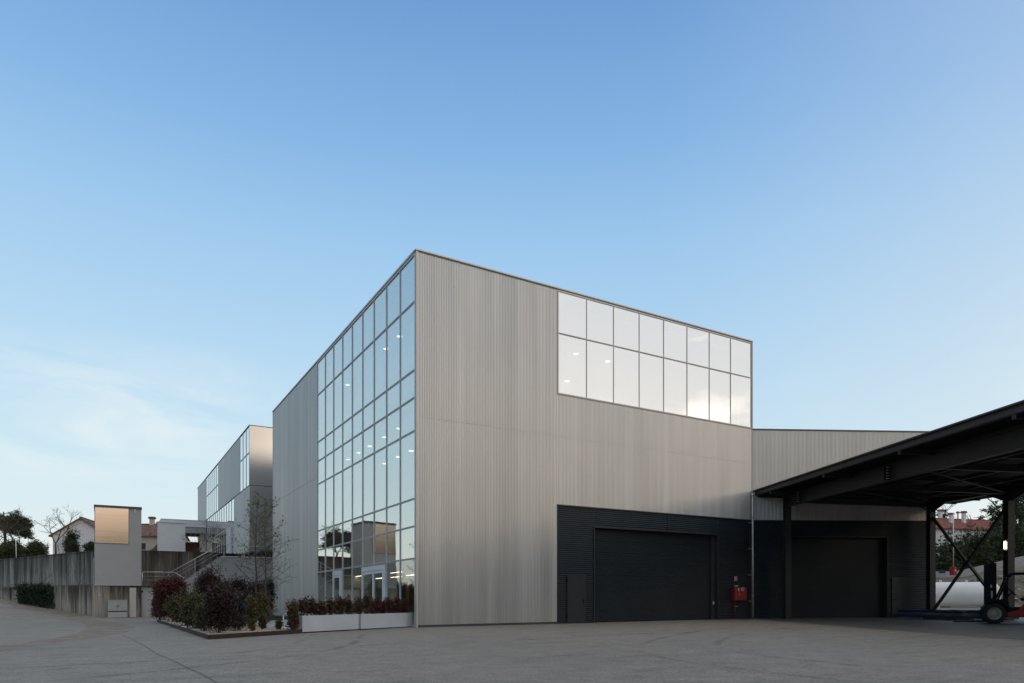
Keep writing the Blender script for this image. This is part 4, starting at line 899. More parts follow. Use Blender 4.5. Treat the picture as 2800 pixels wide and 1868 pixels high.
for _ in range(5000):
    x = -.15-rg.rand()*3.6; y = 16+rg.rand()*12; a = rg.rand()*6.28; hh = .05+.06*rg.rand()
    gl_._add([(x, y, .01), (x+math.cos(a)*.02, y+math.sin(a)*.02, .01), (x+math.cos(a+1)*.03, y+math.sin(a+1)*.03, hh)], [(0, 1, 2)])
struct('lawn', gl_, 'leaf_lawn', 'stuff')
# pebbles
pb = MB()
for _ in range(2200):
    f1, f2 = rg.rand(), rg.rand()
    x = -8.6+3.2*f1; y = (-4.7+2.3*f1) + f2**1.6*10; r_ = .02+.03*rg.rand(); a = rg.rand()*3
    c_, s_ = math.cos(a)*r_, math.sin(a)*r_
    pb._add([(x-c_, y-s_, .09), (x+s_, y-c_, .09), (x+c_, y+s_, .09), (x-s_, y+c_, .09), (x, y, .09+r_*.8)], [(0, 1, 4), (1, 2, 4), (2, 3, 4), (3, 0, 4)])
struct('pebbles', pb, 'gravel', 'stuff')

BG = 'shrubs of the planting bed'
def gp(px, Y): t_ = (px-1400)/1885; return img(t_*Y, Y)
SH = [  # px, distance, height, rx, ry, leaves, count, size, label
 (470, 37.5, 2.85, 1.25, 1.4, 'leaf_red', 12000, .105, 'tall rounded shrub with dark red leaves by the grey door'),
 (437, 40.5, 1.9, .70, .9, 'leaf_red', 4000, .10, 'lower dark red shrub half hiding the fire extinguisher'),
 (510, 31.0, 1.75, 1.05, 1.2, 'leaf_greenred', 8000, .095, 'green shrub flushed red at the tips, in front of the tall red one'),
 (535, 27.0, 1.55, .80, 1.1, 'leaf_greenred', 7000, .085, 'green and red shrub next to the dark purple corner shrub'),
 (600, 22.9, 1.75, .80, .74, 'leaf_plum', 12500, .062, 'dense dark purple shrub at the corner of the rusty edging'),
 (645, 24.6, 1.15, .58, .55, 'leaf_dark', 3600, .06, 'low blackish shrub right of the dark purple corner shrub'),
 (575, 30.5, 3.05, 1.0, .95, 'leaf_plum', 7600, .085, 'tallest plum coloured shrub with a ragged open top'),
 (560, 34.5, 2.4, 1.1, 1.0, 'leaf_olive', 3600, .085, 'yellow green shrub behind the tall plum shrub'),
 (645, 34.0, 2.4, 1.15, 1.0, 'leaf_plum', 6200, .08, 'loose plum shrub in front of the podium wall'),
 (700, 37.0, 2.6, 1.0, .9, 'leaf_plum', 4200, .085, 'dark plum shrub around the foot of the twin slender trees'),
 (733, 40.0, 2.75, .75, .8, 'leaf_dark', 5200, .075, 'almost black shrub against the blue grey cladding'),
 (682, 27.0, 1.45, .45, .55, 'leaf_olive', 1700, .085, 'sparse yellow green shrub in the middle of the gravel'),
 (722, 29.5, 1.75, .55, .55, 'leaf_olive', 1900, .085, 'tall sparse olive shrub with orange tinted leaves'),
 (718, 25.6, .72, .24, .24, 'leaf_greenred', 800, .06, 'small upright green shrub on the gravel'),
 (655, 25.6, .85, .32, .32, 'leaf_olive', 900, .07, 'small yellow green shrub beside the low blackish one'),
 (612, 25.2, 2.0, .75, .70, 'leaf_plum', 6500, .07, 'tall dark purple shrub directly behind the corner shrub'),
 (560, 24.6, 1.15, .55, .60, 'leaf_greenred', 3600, .075, 'green and red shrub touching the left of the dark corner shrub'),
 (668, 29.0, 1.9, .75, .7, 'leaf_plum', 3600, .08, 'loose dark plum shrub between the corner shrub and the podium'),
 (762, 25.3, .42, .20, .20, 'leaf_olive', 1300, .04, 'small clipped round shrub by the pale paving'),
 (690, 24.5, .5, .18, .2, 'leaf_olive', 350, .07, 'thin young shrub near the front edging'),
]
for i, (px, Y, h, rx, ry, lf, n, sz, lb) in enumerate(SH):
    x, y = gp(px, Y); shrub(x, y, .08, h, rx, ry, lf, n, sz, 100+i, lb, BG)
x, y = gp(578, 34.0); sapling(x, y, .08, 4.9, 21, 'slender bare tree with a few buds left of the twin trees', .045, ('leaf_bud', 160, .06, .5), 26, 1.9, .38)
x, y = gp(695, 34.5); sapling(x, y, .08, 5.9, 22, 'taller twin tree with small green leaves, nearer the staircase', .06, ('leaf_bud', 1000, .085, .42), 38, 2.5, .28)
x, y = gp(724, 33.0); sapling(x, y, .08, 6.1, 23, 'twin tree with fine twigs nearest the blue grey cladding', .055, ('leaf_bud', 650, .085, .5), 34, 2.1, .26)

# planters
PD = Vector((math.cos(math.radians(28.4)), math.sin(math.radians(28.4)))); PN = Vector((PD.y, -PD.x)); PO = Vector((-5.34, -2.40))
def PP(a, n_): q = PO + PD*a + PN*n_; return (q.x, q.y)
for i, (a0, a1, lb) in enumerate(((.0, 2.82, 'long low pale metal planter, the one ending at the gravel bed'), (2.96, 6.08, 'long low pale metal planter, the one touching the building corner'))):
    t = thing('planter', lb, 'planter', (*PP((a0+a1)/2, -.3), 0), 'pale metal planters')
    q = MB()
    th_ = .03
    q.prism([PP(a0, 0), PP(a1, 0), PP(a1, -th_), PP(a0, -th_)], .04, .62); q.prism([PP(a0, -.57), PP(a1, -.57), PP(a1, -.60), PP(a0, -.60)], .04, .62)
    q.prism([PP(a0, -th_-.001), PP(a0+th_, -th_-.001), PP(a0+th_, -.569), PP(a0, -.569)], .04, .62); q.prism([PP(a1-th_, -th_-.001), PP(a1, -th_-.001), PP(a1, -.569), PP(a1-th_, -.569)], .04, .62)
    q.build('box', 'planter_metal', t, None, .004)
    q = MB(); q.prism([PP(a0+.04, -.04), PP(a1-.04, -.04), PP(a1-.04, -.56), PP(a0+.04, -.56)], .05, .56); q.build('soil', 'soil', t)
    q = MB(); q.prism([PP(a0+.05, -.05), PP(a1-.05, -.05), PP(a1-.05, -.55), PP(a0+.05, -.55)], .0, .039); q.build('foot', 'black_plastic', t)
lbs = ['reddish shrub in the left planter, nearest the gravel bed', 'second shrub along the left planter', 'third shrub along the left planter', 'fourth shrub, in the middle of the left planter', 'fifth shrub along the left planter', 'last shrub of the left planter beside the gap']
for k in range(6):
    x, y = PP(.25+k*.47, -.3); shrub(x, y, .55, .80+.10*math.sin(k*2.1), .36, .26, 'leaf_photinia', 620, .075, 200+k, lbs[k], 'red tipped shrubs in the planters', 'photinia_shrub', 4, top=.1)
lbs = ['red shrub in the right planter beside the gap', 'second shrub along the right planter', 'third shrub along the right planter, deep red', 'fourth shrub along the right planter, deep red', 'fifth shrub along the right planter', 'sixth shrub along the right planter', 'last shrub of the right planter touching the corner']
for k in range(7):
    x, y = PP(3.15+k*.45, -.3); shrub(x, y, .55, .86-.02*k+.07*math.sin(k*1.7), .36, .26, 'leaf_red' if k in (2, 3, 4, 5) else 'leaf_photinia', 760, .072, 220+k, lbs[k], 'red tipped shrubs in the planters', 'photinia_shrub', 4, top=.1)
x, y = PP(-.35, -.12); shrub(x, y, .0, 1.36, .30, .28, 'leaf_photinia', 1200, .078, 240, 'red tipped shrub rooted in the gravel at the left end of the planters', BG, 'photinia_shrub', 5, top=.2)
x, y = PP(-.05, -.42); shrub(x, y, .0, 1.25, .26, .28, 'leaf_photinia', 700, .078, 241, 'thin red tipped shrub behind the left end of the planter', BG, 'photinia_shrub', 5, top=.2)
# tubular garden chairs behind the planters
def chair(x, y, rot, lb):
    t = thing('garden_chair', lb, 'chair', (x, y, 0), 'white tubular chairs behind the planters'); M = Matrix.Translation(Vector((x, y, 0))) @ Matrix.Rotation(rot, 4, 'Z')
    for s_ in (-1, 1):
        q = MB(M); q.path([(.24*s_, .24, 0), (.24*s_, .22, .62), (.24*s_, .12, .68), (.24*s_, -.14, .68), (.24*s_, -.24, .60), (.24*s_, -.26, 0)], .014, 6); q.build('leg_frame', 'chrome', t)
    q = MB(M); q.box(-.23, .23, -.22, .22, .43, .455); q.build('seat', 'white_paint', t, None, .008)
    q = MB(M); pts = [(-.22, -.24, .45), (-.22, -.27, .78)] + [(-.22*math.cos(a), -.275, .78+.13*math.sin(a)) for a in np.linspace(.3, math.pi-.3, 7)] + [(.22, -.27, .78), (.22, -.24, .45)]; q.path(pts, .014, 6)
    for k in range(5): q.tube((-.16+k*.08, -.24, .46), (-.16+k*.08, -.272, .86), .006, .006, 5)
    q.build('backrest', 'chrome', t)
for i, (a, n_, r_, lb) in enumerate(((.7, -1.3, .4, 'white tubular chair behind the left half of the left planter'), (1.5, -1.5, 2.6, 'white tubular chair behind the middle of the left planter'), (2.4, -1.3, 3.6, 'white tubular chair behind the gap between the planters'), (5.2, -1.2, .9, 'white tubular chair behind the right planter near the corner'))):
    x, y = PP(a, n_); chair(x, y, r_, lb)
t = thing('garden_table', 'low round pale table behind the gap between the planters', 'table', (*PP(2.0, -1.9), 0)); x, y = PP(2.0, -1.9)
q = MB(); q.lathe((x, y, .70), (0, 0, 1), [(0, 0), (0, .36), (.03, .36), (.03, 0)], 28); q.build('table_top', 'white_paint', t); q = MB(); q.tube((x, y, .02), (x, y, .70), .03); q.lathe((x, y, 0), (0, 0, 1), [(0, .2), (.02, .2), (.03, .03)], 20); q.build('pedestal', 'chrome', t)

# ------------------------------------------------------------------ planting on the ledge, trees behind the left walls
def lw(px, Y): t_ = (px-1400)/1885; return img(t_*Y, Y)
x, y = lw(97, 55.0)
HB = thing('trailing_hedge', 'dark ivy like hedge hanging over the low concrete wall', 'hedge', (x, y, 2.0))
p0 = Vector(lw(42, 55.4)); p1 = Vector(lw(139, 53.9)); bl = []
for k in range(16):
    p = p0.lerp(p1, (k+.5)/16); bl.append((p.x, p.y, 2.4, .35, .35, .45)); bl.append((p.x+.16, p.y-.1, 1.75-.3*abs(k-8)/16, .30, .28, .75)); bl.append((p.x+.2, p.y-.12, (1.25 if k < 8 else .95)+.2*((k*7) % 3), .25, .22, .5))
leafcloud('foliage', 'leaf_hedge', HB, bl, 12000, .15, 31, .4, .9, .3); q = MB()
for k in range(5): p = p0.lerp(p1, (k+.5)/5); q.tube((p.x-.3, p.y+.3, 2.3), (p.x+.1, p.y, 2.6), .02)
q.build('stem', 'bark', HB)
for i, (px, Y, hh, lb) in enumerate(((215, 54.5, 2.0, 'small leafless bush on the ledge, near the tower'), (108, 57, 1.7, 'leafless bush on the ledge above the trailing hedge'))):
    x, y = lw(px, Y); tree_bare(x, y, 2.45, hh, 41+i, lb, 'leafless bushes on the ledge', 3, .035, .45, .45, .08, 'bare_bush', None, 'bark_light', 'bush')
x, y = lw(12, 92); PT = thing('pine_tree', 'umbrella shaped pine with a bare trunk at the left edge', 'tree', (x, y, 5.4), 'trees behind the left wall')
q = MB(); q.tube((x, y, 5), (x+.1, y, 9.6), .22, .18, 8); q.tube((x+.1, y, 9.6), (x-.1, y+.1, 13.4), .18, .08, 8); rnd = random.Random(8)
for k in range(12):
    a = k*2.3; z = 9.6+k*.32; q.tube((x, y, z), (x+math.cos(a)*3.0*(1-k/22), y+math.sin(a)*3.0*(1-k/22), z+.7), .05, .015, 5)
q.build('trunk', 'bark', PT); bl = []
for k in range(60):
    a = rnd.uniform(0, 6.28); r_ = rnd.uniform(.2, 1)**.6*3.5; z = 14.3-(r_/3.5)**2*2.6-rnd.uniform(0, 2.2); bl.append((x+math.cos(a)*r_, y+math.sin(a)*r_, z, rnd.uniform(.5, .85), rnd.uniform(.5, .85), rnd.uniform(.28, .48)))
leafcloud('crown', 'leaf_pine', PT, bl, 34000, .24, 51, .28, .0, .1)
LT = 'trees behind the left wall'
for (px, Y, h, sd_, lb, n_) in ((52, 80, 6.6, 61, 'leafless spreading tree in front of the pine', 4), (152, 78, 6.9, 62, 'leafless forked tree left of the white gabled house', 4), (-20, 75, 5.5, 63, 'leafless tree cut by the left edge of the picture', 4)):
    x, y = lw(px, Y); tree_bare(x, y, 5.4, h, sd_, lb, LT, n_, .10, .62, .12, .36, 'bare_tree', None, 'bark')
def bush(px, Y, zb, h, r_, lf, n, sz, sd_, lb, group, nm='bush', cat='bush'):
    x, y = lw(px, Y); return shrub(x, y, zb, h, r_, r_, lf, n, sz, sd_, lb, group, nm, 5, lumps=14)
bush(100, 72, 5.2, 2.9, 1.45, 'leaf_conifer', 8000, .16, 71, 'round dark green bush on top of the left wall', LT)
bush(25, 72, 5.1, 2.9, 2.0, 'leaf_conifer', 9000, .16, 72, 'low dark green bush below the pine', LT)
bush(58, 74, 5.1, 2.6, 1.2, 'leaf_pine', 2600, .16, 73, 'small olive bush between the pine and the round bush', LT)
bush(195, 66, 5.2, 3.4, 1.0, 'leaf_pine', 3000, .13, 74, 'thin leafy tree in front of the white gabled house', LT, 'leafy_tree')
bush(203, 64, 5.2, 1.9, .9, 'leaf_pine', 1600, .12, 75, 'loose green bush beneath the white gabled house', LT)
bush(247, 62, 5.2, 1.7, .75, 'leaf_conifer', 2600, .12, 76, 'small dark bush touching the left side of the tower', LT)
for i, (px, lb) in enumerate(((140, 'low leafless scrub below the forked tree'), (168, 'low leafless scrub at the corner of the white gabled house'), (405, 'leafless scrub in front of the cream house'))):
    x, y = lw(px, 66 if px < 300 else 72); tree_bare(x, y, 5.35, 1.9, 81+i, lb, 'scrub behind the walls', 3, .03, .5, .4, .06, 'bare_bush', None, 'bark_light', 'bush')
x, y = lw(545, 80); tree_bare(x, y, 5.4, 5.0, 91, 'leafless tree seen through the pavilion gap', LT, 4, .06, .6, .1, .3)
x, y = lw(45, 70); t = thing('white_post', 'thin white post standing behind the left wall', 'post', (x, y, 5.4)); q = MB(); q.tube((x, y, 5.3), (x-.05, y, 7.5), .04); q.build('pole', 'white_paint', t)

# trees and hedges outside the frame on the left: the glass mirrors them
RG = 'trees mirrored in the glazed side'
for i, (x, y, h, lb) in enumerate(((-36, -6, 9, 'leafless tree mirrored in the pane nearest the corner'), (-38, 2, 10, 'leafless tree mirrored beside the corner panes'), (-37, 10, 9, 'leafless tree mirrored right of the tower'), (-41, 19, 10, 'leafless tree mirrored just right of the tower'), (-34, 30, 9, 'leafless tree mirrored low in the glass'))):
    tree_bare(x, y, 0, h, 300+i, lb, RG, 5, .16, .6, .15, .3)
for i in range(9):
    x, y = -42-2*math.sin(i*2), -14+i*6.5; h = 3.6+1.2*math.sin(i*1.7)
    shrub(x, y, 0, h, 3.2, 3.2, 'leaf_conifer', 2600, .30, 320+i, ['first','second','third','fourth','fifth','sixth','seventh','eighth','ninth'][i]+' dark evergreen bush mirrored at the foot of the glass, counted from the corner', 'evergreens mirrored in the glass', 'evergreen_bush', 3, lumps=10)

# ------------------------------------------------------------------ right background
def hz(X, Y):
    pts = [(50, 0), (58, .1), (62, .3), (66, 2.5), (74.9, 3.3), (75.3, 3.7), (85, 4.6), (110, 6.5), (200, 10), (600, 16)]
    if Y <= 50: z = 0
    else:
        z = pts[-1][1]
        for (a, za), (b, zb) in zip(pts, pts[1:]):
            if a <= Y <= b: z = za+(zb-za)*(Y-a)/(b-a); break
    return z + sm((Y-60)/12)*max(0, X/max(Y, 1)-.655)*17
q = MB(); Xs = axis(30, 110, 1.6)+[160, 300]; Ys = axis(50, 80, .8)+[84, 90, 100, 120, 160, 260, 500]
rn = random.Random(9)
vs = []
for Y in Ys:
    for X in Xs:
        a = img(X, Y); vs.append((a[0], a[1], hz(X, Y)+(rn.uniform(-.12, .12) if 62 < Y < 74 else 0) - (.06 if Y < 57 else 0)))
nx = len(Xs); q._add(vs, [(j*nx+i, j*nx+i+1, (j+1)*nx+i+1, (j+1)*nx+i) for j in range(len(Ys)-1) for i in range(nx-1)], True)
struct('hillside', q, 'hill_soil')
q = MB(); vs = []
for k in range(20):                             # dirt road climbing to the right
    X = 51.5+k*2.0; f = k/19
    for Y in (66.5+f*1.0, 74.3): a = img(X, Y); vs.append((a[0], a[1], hz(X, Y)+.16))
q._add(vs, [(2*k, 2*k+2, 2*k+3, 2*k+1) for k in range(19)], True); struct('hill_road', q, 'dirt_road')
t = thing('roadside_wall', 'low pale concrete wall climbing the slope behind the tank', 'wall', Pi(2600, 1570, 75)); q = MB()
wp = [(2480, 1563, 1577), (2548, 1563, 1576), (2616, 1562, 1577), (2655, 1553, 1570), (2716, 1539, 1557), (2764, 1527.5, 1544), (2800, 1520, 1537), (2900, 1500, 1518)]
for (p0_, t0, b0), (p1_, t1, b1_) in zip(wp, wp[1:]):
    A = Pi(p0_, t0, 75); A2 = Pi(p0_, b0, 75); Bq = Pi(p1_, t1, 75); B2_ = Pi(p1_, b1_, 75); A3 = Pi(p0_, t0, 75.3); B3 = Pi(p1_, t1, 75.3)
    q.prism([A[:2], Bq[:2], B3[:2], A3[:2]], [A2[2]-.4, B2_[2]-.4, B2_[2]-.4, A2[2]-.4], [A[2], Bq[2], Bq[2], A[2]])
q.build('wall', 'concrete_new', t)
rb = MB()
for k in range(420):                            # rubble on the slope
    X = rn.uniform(38, 62); Y = rn.uniform(62.5, 67.5); a = img(X, Y); z = hz(X, Y); s_ = rn.uniform(.06, .26)
    M = Matrix.Translation(Vector((a[0], a[1], z))) @ Matrix.Rotation(rn.uniform(0, 6), 4, Vector((rn.random(), rn.random(), 1)).normalized()) @ Matrix.Diagonal((s_, s_*rn.uniform(.6, 1), s_*rn.uniform(.4, .8), 1))
    mb = MB(M); mb._add([(1, 0, .1), (.3, .9, -.1), (-.8, .6, .1), (-.9, -.5, 0), (.2, -1, .1), (.1, .1, .9), (0, 0, -.8)], [(0, 1, 5), (1, 2, 5), (2, 3, 5), (3, 4, 5), (4, 0, 5), (1, 0, 6), (2, 1, 6), (3, 2, 6), (4, 3, 6), (0, 4, 6)]); rb._add(mb.v, mb.f)
struct('rubble', rb, 'stone', 'stuff')
gsx = thing('slope_weeds', 'low green and brown weeds over the rubble slope', 'weeds', Pi(2650, 1585, 64)); gsx['kind'] = 'stuff'
bl = []
for k in range(60):
    X = rn.uniform(38, 66); Y = rn.uniform(61, 67); a = img(X, Y); bl.append((a[0], a[1], hz(X, Y)+.1, .7, .7, .14))
leafcloud('foliage', 'leaf_olive', gsx, bl, 6000, .15, 411)
# white gas tank
a0 = Pi(2505, 1624, 55); a1 = Pi(2727, 1624, 55); A = Vector(a0); Bv = Vector(a1); Bv.z = A.z = 1.43; ax = (Bv-A).normalized(); R0 = .97
t = thing('gas_tank', 'large white horizontal gas tank behind the canopy braces', 'tank', (A.x, A.y, .2)); Ln = (Bv-A).length
q = MB(); prof = [(R0*.55*(1-math.cos(u)), R0*math.sin(u)) for u in np.linspace(0.02, math.pi/2, 9)]; prof = prof + [(Ln-p, r_) for p, r_ in prof[::-1]]
q.lathe(A, ax, prof, 48); q.build('vessel', 'tank_white', t)
for f in (.30, .62): c_ = A+ax*Ln*f; q = MB(); q.tube(c_+Vector((0, 0, .9)), c_+Vector((0, 0, 1.12)), .09); q.build('valve_cap', 'white_paint', t)
sdv = Vector((ax.y, -ax.x, 0))
for f in (.2, .86): c_ = A+ax*Ln*f; q = MB(); q.prism([(c_+ax*-.12+sdv*-.8)[:2], (c_+ax*.12+sdv*-.8)[:2], (c_+ax*.12+sdv*.8)[:2], (c_+ax*-.12+sdv*.8)[:2]], .1, .9); q.build('saddle', 'concrete_new', t)
t = thing('tank_plinth', 'low pale concrete kerb below the white tank', 'kerb', (A.x, A.y, .1)); q = MB(); c0 = A-ax*2+sdv*2.2; c1 = Bv+ax*4+sdv*2.2; q.bar((c0.x, c0.y, .18), (c1.x, c1.y, .18), .3, .3); q.build('kerb', 'concrete_new', t)
struct('tank_paving', MB()._add([(*(A-ax*4+sdv*2.3)[:2], .03), (*(Bv+ax*10+sdv*2.3)[:2], .03), (*(Bv+ax*10-sdv*3)[:2], .03), (*(A-ax*4-sdv*3)[:2], .03)], [(0, 1, 2, 3)]), 'concrete_new')
p = Pi(2606, 1560, 73.6); t = thing('hydrant_box', 'small red hydrant box by the low wall on the slope', 'box', p); q = MB(); q.box(p[0]-.32, p[0]+.32, p[1]-.2, p[1]+.2, p[2]-.5, p[2]+.38); q.build('cabinet_box', 'red_paint', t)
q = MB(Matrix.Translation(Vector(p)) @ Matrix.Rotation(-TH, 4, 'Z')); q.box(-.06, .06, -.42, -.39, -.08, .06); q.build('box_label', 'white_paint', t)
p = Pi(2577, 1563, 73.8); t = thing('blue_crate', 'small blue crate by the low wall on the slope', 'crate', p); q = MB(); q.box(p[0]-.35, p[0]+.2, p[1]-.2, p[1]+.2, p[2]-.2, p[2]+.12); q.build('crate_box', 'blue_paint', t)
# conifers of the hedge on the slope
def conifer(px, Y, ptop, r_, sd_, lb, lf='leaf_conifer', n=13000, base=None):
    top = Pi(px, ptop, Y); X = (px-1400)/1885*Y; zb = hz(X, Y) if base is None else base; x, y = top[:2]; h = top[2]-zb
    t = thing('conifer', lb, 'tree', (x, y, zb), 'dense conifers on the slope'); q = MB(); q.tube((x, y, zb-.2), (x, y, zb+h*.95), .13, .02, 7); q.build('trunk', 'bark', t)
    rnd = random.Random(sd_); bl = []
    nl = 11
    for k in range(nl):
        f = k/(nl-1); rr = r_*(1-f)**.75*(.9+.2*rnd.random())+.12
        m_ = max(2, int(7*(1-f))+1)
        for j in range(m_):
            a = j*6.28/m_+rnd.uniform(-.4, .4)+k; q_ = rnd.uniform(.35, .95); bl.append((x+math.cos(a)*rr*q_, y+math.sin(a)*rr*q_, zb+h*(.06+.90*f)-q_*rr*.15, rr*.36+.08, rr*.36+.08, h*.055))
    leafcloud('crown', lf, t, bl, n, .27, sd_, .30, .15, .15); return t
for i, (px, Y, pt, r_, lb) in enumerate(((2572, 82, 1478, 1.5, 'first conifer of the hedge, beside the canopy column'), (2600, 84, 1452, 1.6, 'conifer behind the red hydrant box'), (2628, 83, 1462, 1.5, 'conifer third from the left in the hedge'), (2655, 84, 1428, 1.6, 'pointed tallest conifer between the braces'), (2684, 83, 1452, 1.6, 'conifer just right of the pointed tallest one'), (2712, 84, 1446, 1.6, 'conifer below the bulkhead lamp'), (2738, 83, 1440, 1.6, 'conifer behind the lit canopy column'), (2768, 84, 1432, 1.7, 'conifer right of the lit canopy column'), (2796, 83, 1436, 1.7, 'last conifer at the right edge of the picture'), (2826, 84, 1430, 1.7, 'conifer just outside the right edge'))):
    conifer(px, Y, pt-14, r_*1.22, 500+i, lb)
for i, (px, Y, pt, r_, lb) in enumerate(((2735, 96, 1365, 3.0, 'airy broadleaf tree behind the lit canopy column'), (2790, 92, 1318, 3.6, 'tall airy broadleaf tree at the right edge'), (2575, 135, 1388, 2.6, 'round tree behind the chimneys of the red roof'), (2675, 120, 1412, 1.6, 'small thin tree top above the red roof'))):
    top = Pi(px, pt, Y); X = (px-1400)/1885*Y; zb = hz(X, Y); x, y = top[:2]; h = top[2]-zb
    t = thing('broadleaf_tree', lb, 'tree', (x, y, zb), 'broadleaf trees behind the slope'); q = MB(); rnd = random.Random(600+i); tips = []
    q.tube((x, y, zb-.2), (x, y, zb+h*.4), .24, .18, 8); branches(q, rnd, (x, y, zb+h*.38), (.1, 0, 1), h*.34, .14, 3, tips, .5, .2); q.build('trunk', 'bark', t); bl = []
    for k in range(34):
        a = rnd.uniform(0, 6.28); f = rnd.random(); rr = r_*(math.sin(math.pi*(.15+.8*f)))**.7*rnd.uniform(.3, 1); bl.append((x+math.cos(a)*rr, y+math.sin(a)*rr, zb+h*(.34+.64*f), rnd.uniform(.35, .8), rnd.uniform(.35, .8), rnd.uniform(.25, .5)))
    leafcloud('crown', 'leaf_euc', t, bl, 7500 if i < 2 else 3500, .30, 600+i, .5, .2, .1)
b = Pi(2592, 1440, 112); house('red_roofed_house', 'long white house with red tiled roof and white chimneys behind the conifers', (b[0], b[1], 4.9), FW+.30, 17, 9, 7.1, 1.9, 'house_white', 'roof_tile', None, .5, (('s', 4.6, 5.6, 1.5, .9), ('s', 6.6, 5.6, 1.2, .8)), ((1.2, -1.8, 7.4, .26, 2.5), (-.9, .6, 8.5, .24, 1.9), (-1.7, -2.0, 7.2, .26, 2.3), (2.1, 0, 8.6, .11, 1.5)))
b = Pi(2690, 1460, 118); house('small_red_roof', 'lower wing with red tiled roof right of the long house', (b[0], b[1], 6.5), FW-.22, 12, 7, 4.4, 1.5, 'house_cream', 'roof_tile', None, .5)
p = Pi(2607, 1560, 80); t = thing('lamp_pole', 'thin grey pole rising in front of the red roofed house', 'pole', (p[0], p[1], 4)); q = MB(); q.tube((p[0], p[1], 3.8), (p[0], p[1], Pi(2607, 1402, 80)[2]), .06, .05); q.build('pole', 'galvanised', t)
q = MB(); q.tube(Pi(2660, 1415, 118), Pi(2860, 1420, 118), .03, .03, 5); tag(q.build('overhead_cable', 'black_plastic'), 'thin overhead cable crossing the sky under the canopy', 'cable')

# ------------------------------------------------------------------ blue frames stacked under the canopy
def frame(c, yaw, L_, Wd, z, lb, rungs=4, s=.14):
    t = thing('blue_steel_rack', lb, 'steel frame', (c[0], c[1], z), 'blue steel frames stacked under the canopy'); M = Matrix.Translation(Vector((c[0], c[1], z))) @ Matrix.Rotation(yaw, 4, 'Z')
    for y in (-Wd/2, Wd/2): q = MB(M); q.box(-L_/2, L_/2, y-.04, y+.04, 0, s); q.build('side_rail', 'blue_paint', t, None, .008)
    for k in range(rungs): x = -L_/2+.05+k*(L_-.1)/(rungs-1); q = MB(M); q.box(x-.04, x+.04, -Wd/2+.041, Wd/2-.041, .01, s-.01); q.build('cross_rail', 'blue_paint', t)
my = math.atan2(cm.y, cm.x)
FR = [(22.6, 37.6, .10, .10, 'far bottom blue frame of the row, near the canopy column'), (22.9, 38.2, .34, -.12, 'blue frame lying on the far end of the row'), (22.3, 35.6, .10, .03, 'blue frame in the middle of the row, on timber'), (22.7, 35.2, .36, -.10, 'blue frame lying on top in the middle of the row'), (22.5, 33.4, .12, .12, 'near bottom blue frame of the row'), (23.0, 33.2, .38, -.07, 'near top blue frame, its end beside the forklift')]
for X, Y, z, r_, lb in FR: frame(img(X, Y), my+r_, 3.3, 1.3, z, lb)
for k, (X, Y, z) in enumerate(((22.9, 37.3, .24), (22.8, 36.0, .24), (22.7, 34.4, .25), (22.9, 32.3, .26))):
    c_ = img(X, Y); q = MB(Matrix.Translation(Vector((c_[0], c_[1], z))) @ Matrix.Rotation(my+math.pi/2, 4, 'Z')); q.box(-.75, .75, -.05, .05, 0, .10)
    tag(q.build('timber_spacer', 'wood'), ('timber spacer between the far blue frames', 'second timber spacer from the far end', 'third timber spacer from the far end', 'timber spacer between the near blue frames')[k], 'timber', 'timbers between the blue frames')
for k, (X, Y) in enumerate(((22.5, 38.6), (22.5, 36.4), (22.4, 34.6), (22.5, 32.6))):
    c_ = img(X, Y); q = MB(Matrix.Translation(Vector((c_[0], c_[1], 0))) @ Matrix.Rotation(my+math.pi/2, 4, 'Z')); q.box(-.8, .8, -.05, .05, 0, .10)
    tag(q.build('timber_bearer', 'wood'), ('timber bearer under the far end of the blue frames', 'second timber bearer from the far end', 'third timber bearer from the far end', 'timber bearer nearest the forklift')[k], 'timber', 'timbers under the blue frames')

# ------------------------------------------------------------------ forklift
hd_ = math.radians(119.35); fc_ = (21.92+.05, -12.01); FM = Matrix.Translation(Vector((fc_[0], fc_[1], 0))) @ Matrix.Rotation(hd_, 4, 'Z')
F = thing('forklift', 'red and black forklift truck at the right edge, mast towards the blue frames', 'forklift', (fc_[0], fc_[1], 0))
def wheel(x, y, r_, wd, s_):
    q = MB(FM); q.lathe((x, y, r_), (0, s_, 0), [(-wd/2, r_*.55), (-wd/2, r_*.9), (-wd/2+.04, r_), (wd/2-.04, r_), (wd/2, r_*.92), (wd/2-.01, r_*.60)], 36)
    for k in range(22):
        a = k*6.283/22; c_, d_ = math.cos(a)*r_, math.sin(a)*r_; q.bar((x+c_, y-wd*.42, r_+d_), (x+c_*1.0, y+wd*.42, r_+d_), .05, .03, (c_, 0, d_))
    w2 = q.build('wheel', 'rubber', F)
    q = MB(FM); q.lathe((x, y, r_), (0, s_, 0), [(wd/2-.02, r_*.60), (wd/2-.01, r_*.56), (wd/2-.10, r_*.52), (wd/2-.11, r_*.30), (wd/2-.04, r_*.22), (wd/2-.03, 0)], 32); q.build('rim', 'rim_cream', w2)
    q = MB(FM)
    for k in range(6): a = k*1.047; q.tube((x+math.cos(a)*r_*.38, y+s_*(wd/2-.115), r_+math.sin(a)*r_*.38), (x+math.cos(a)*r_*.38, y+s_*(wd/2-.08), r_+math.sin(a)*r_*.38), .018, .018, 6)
    q.build('wheel_nut', 'rim_cream', w2)
wheel(0, .55, .44, .32, 1); wheel(0, -.55, .44, .32, -1); wheel(-1.85, .52, .36, .28, 1); wheel(-1.85, -.52, .36, .28, -1)
FMM = FM @ Matrix.Translation(Vector((-.34, 0, 0))); FMG = FM @ Matrix.Translation(Vector((-.28, 0, 0)))
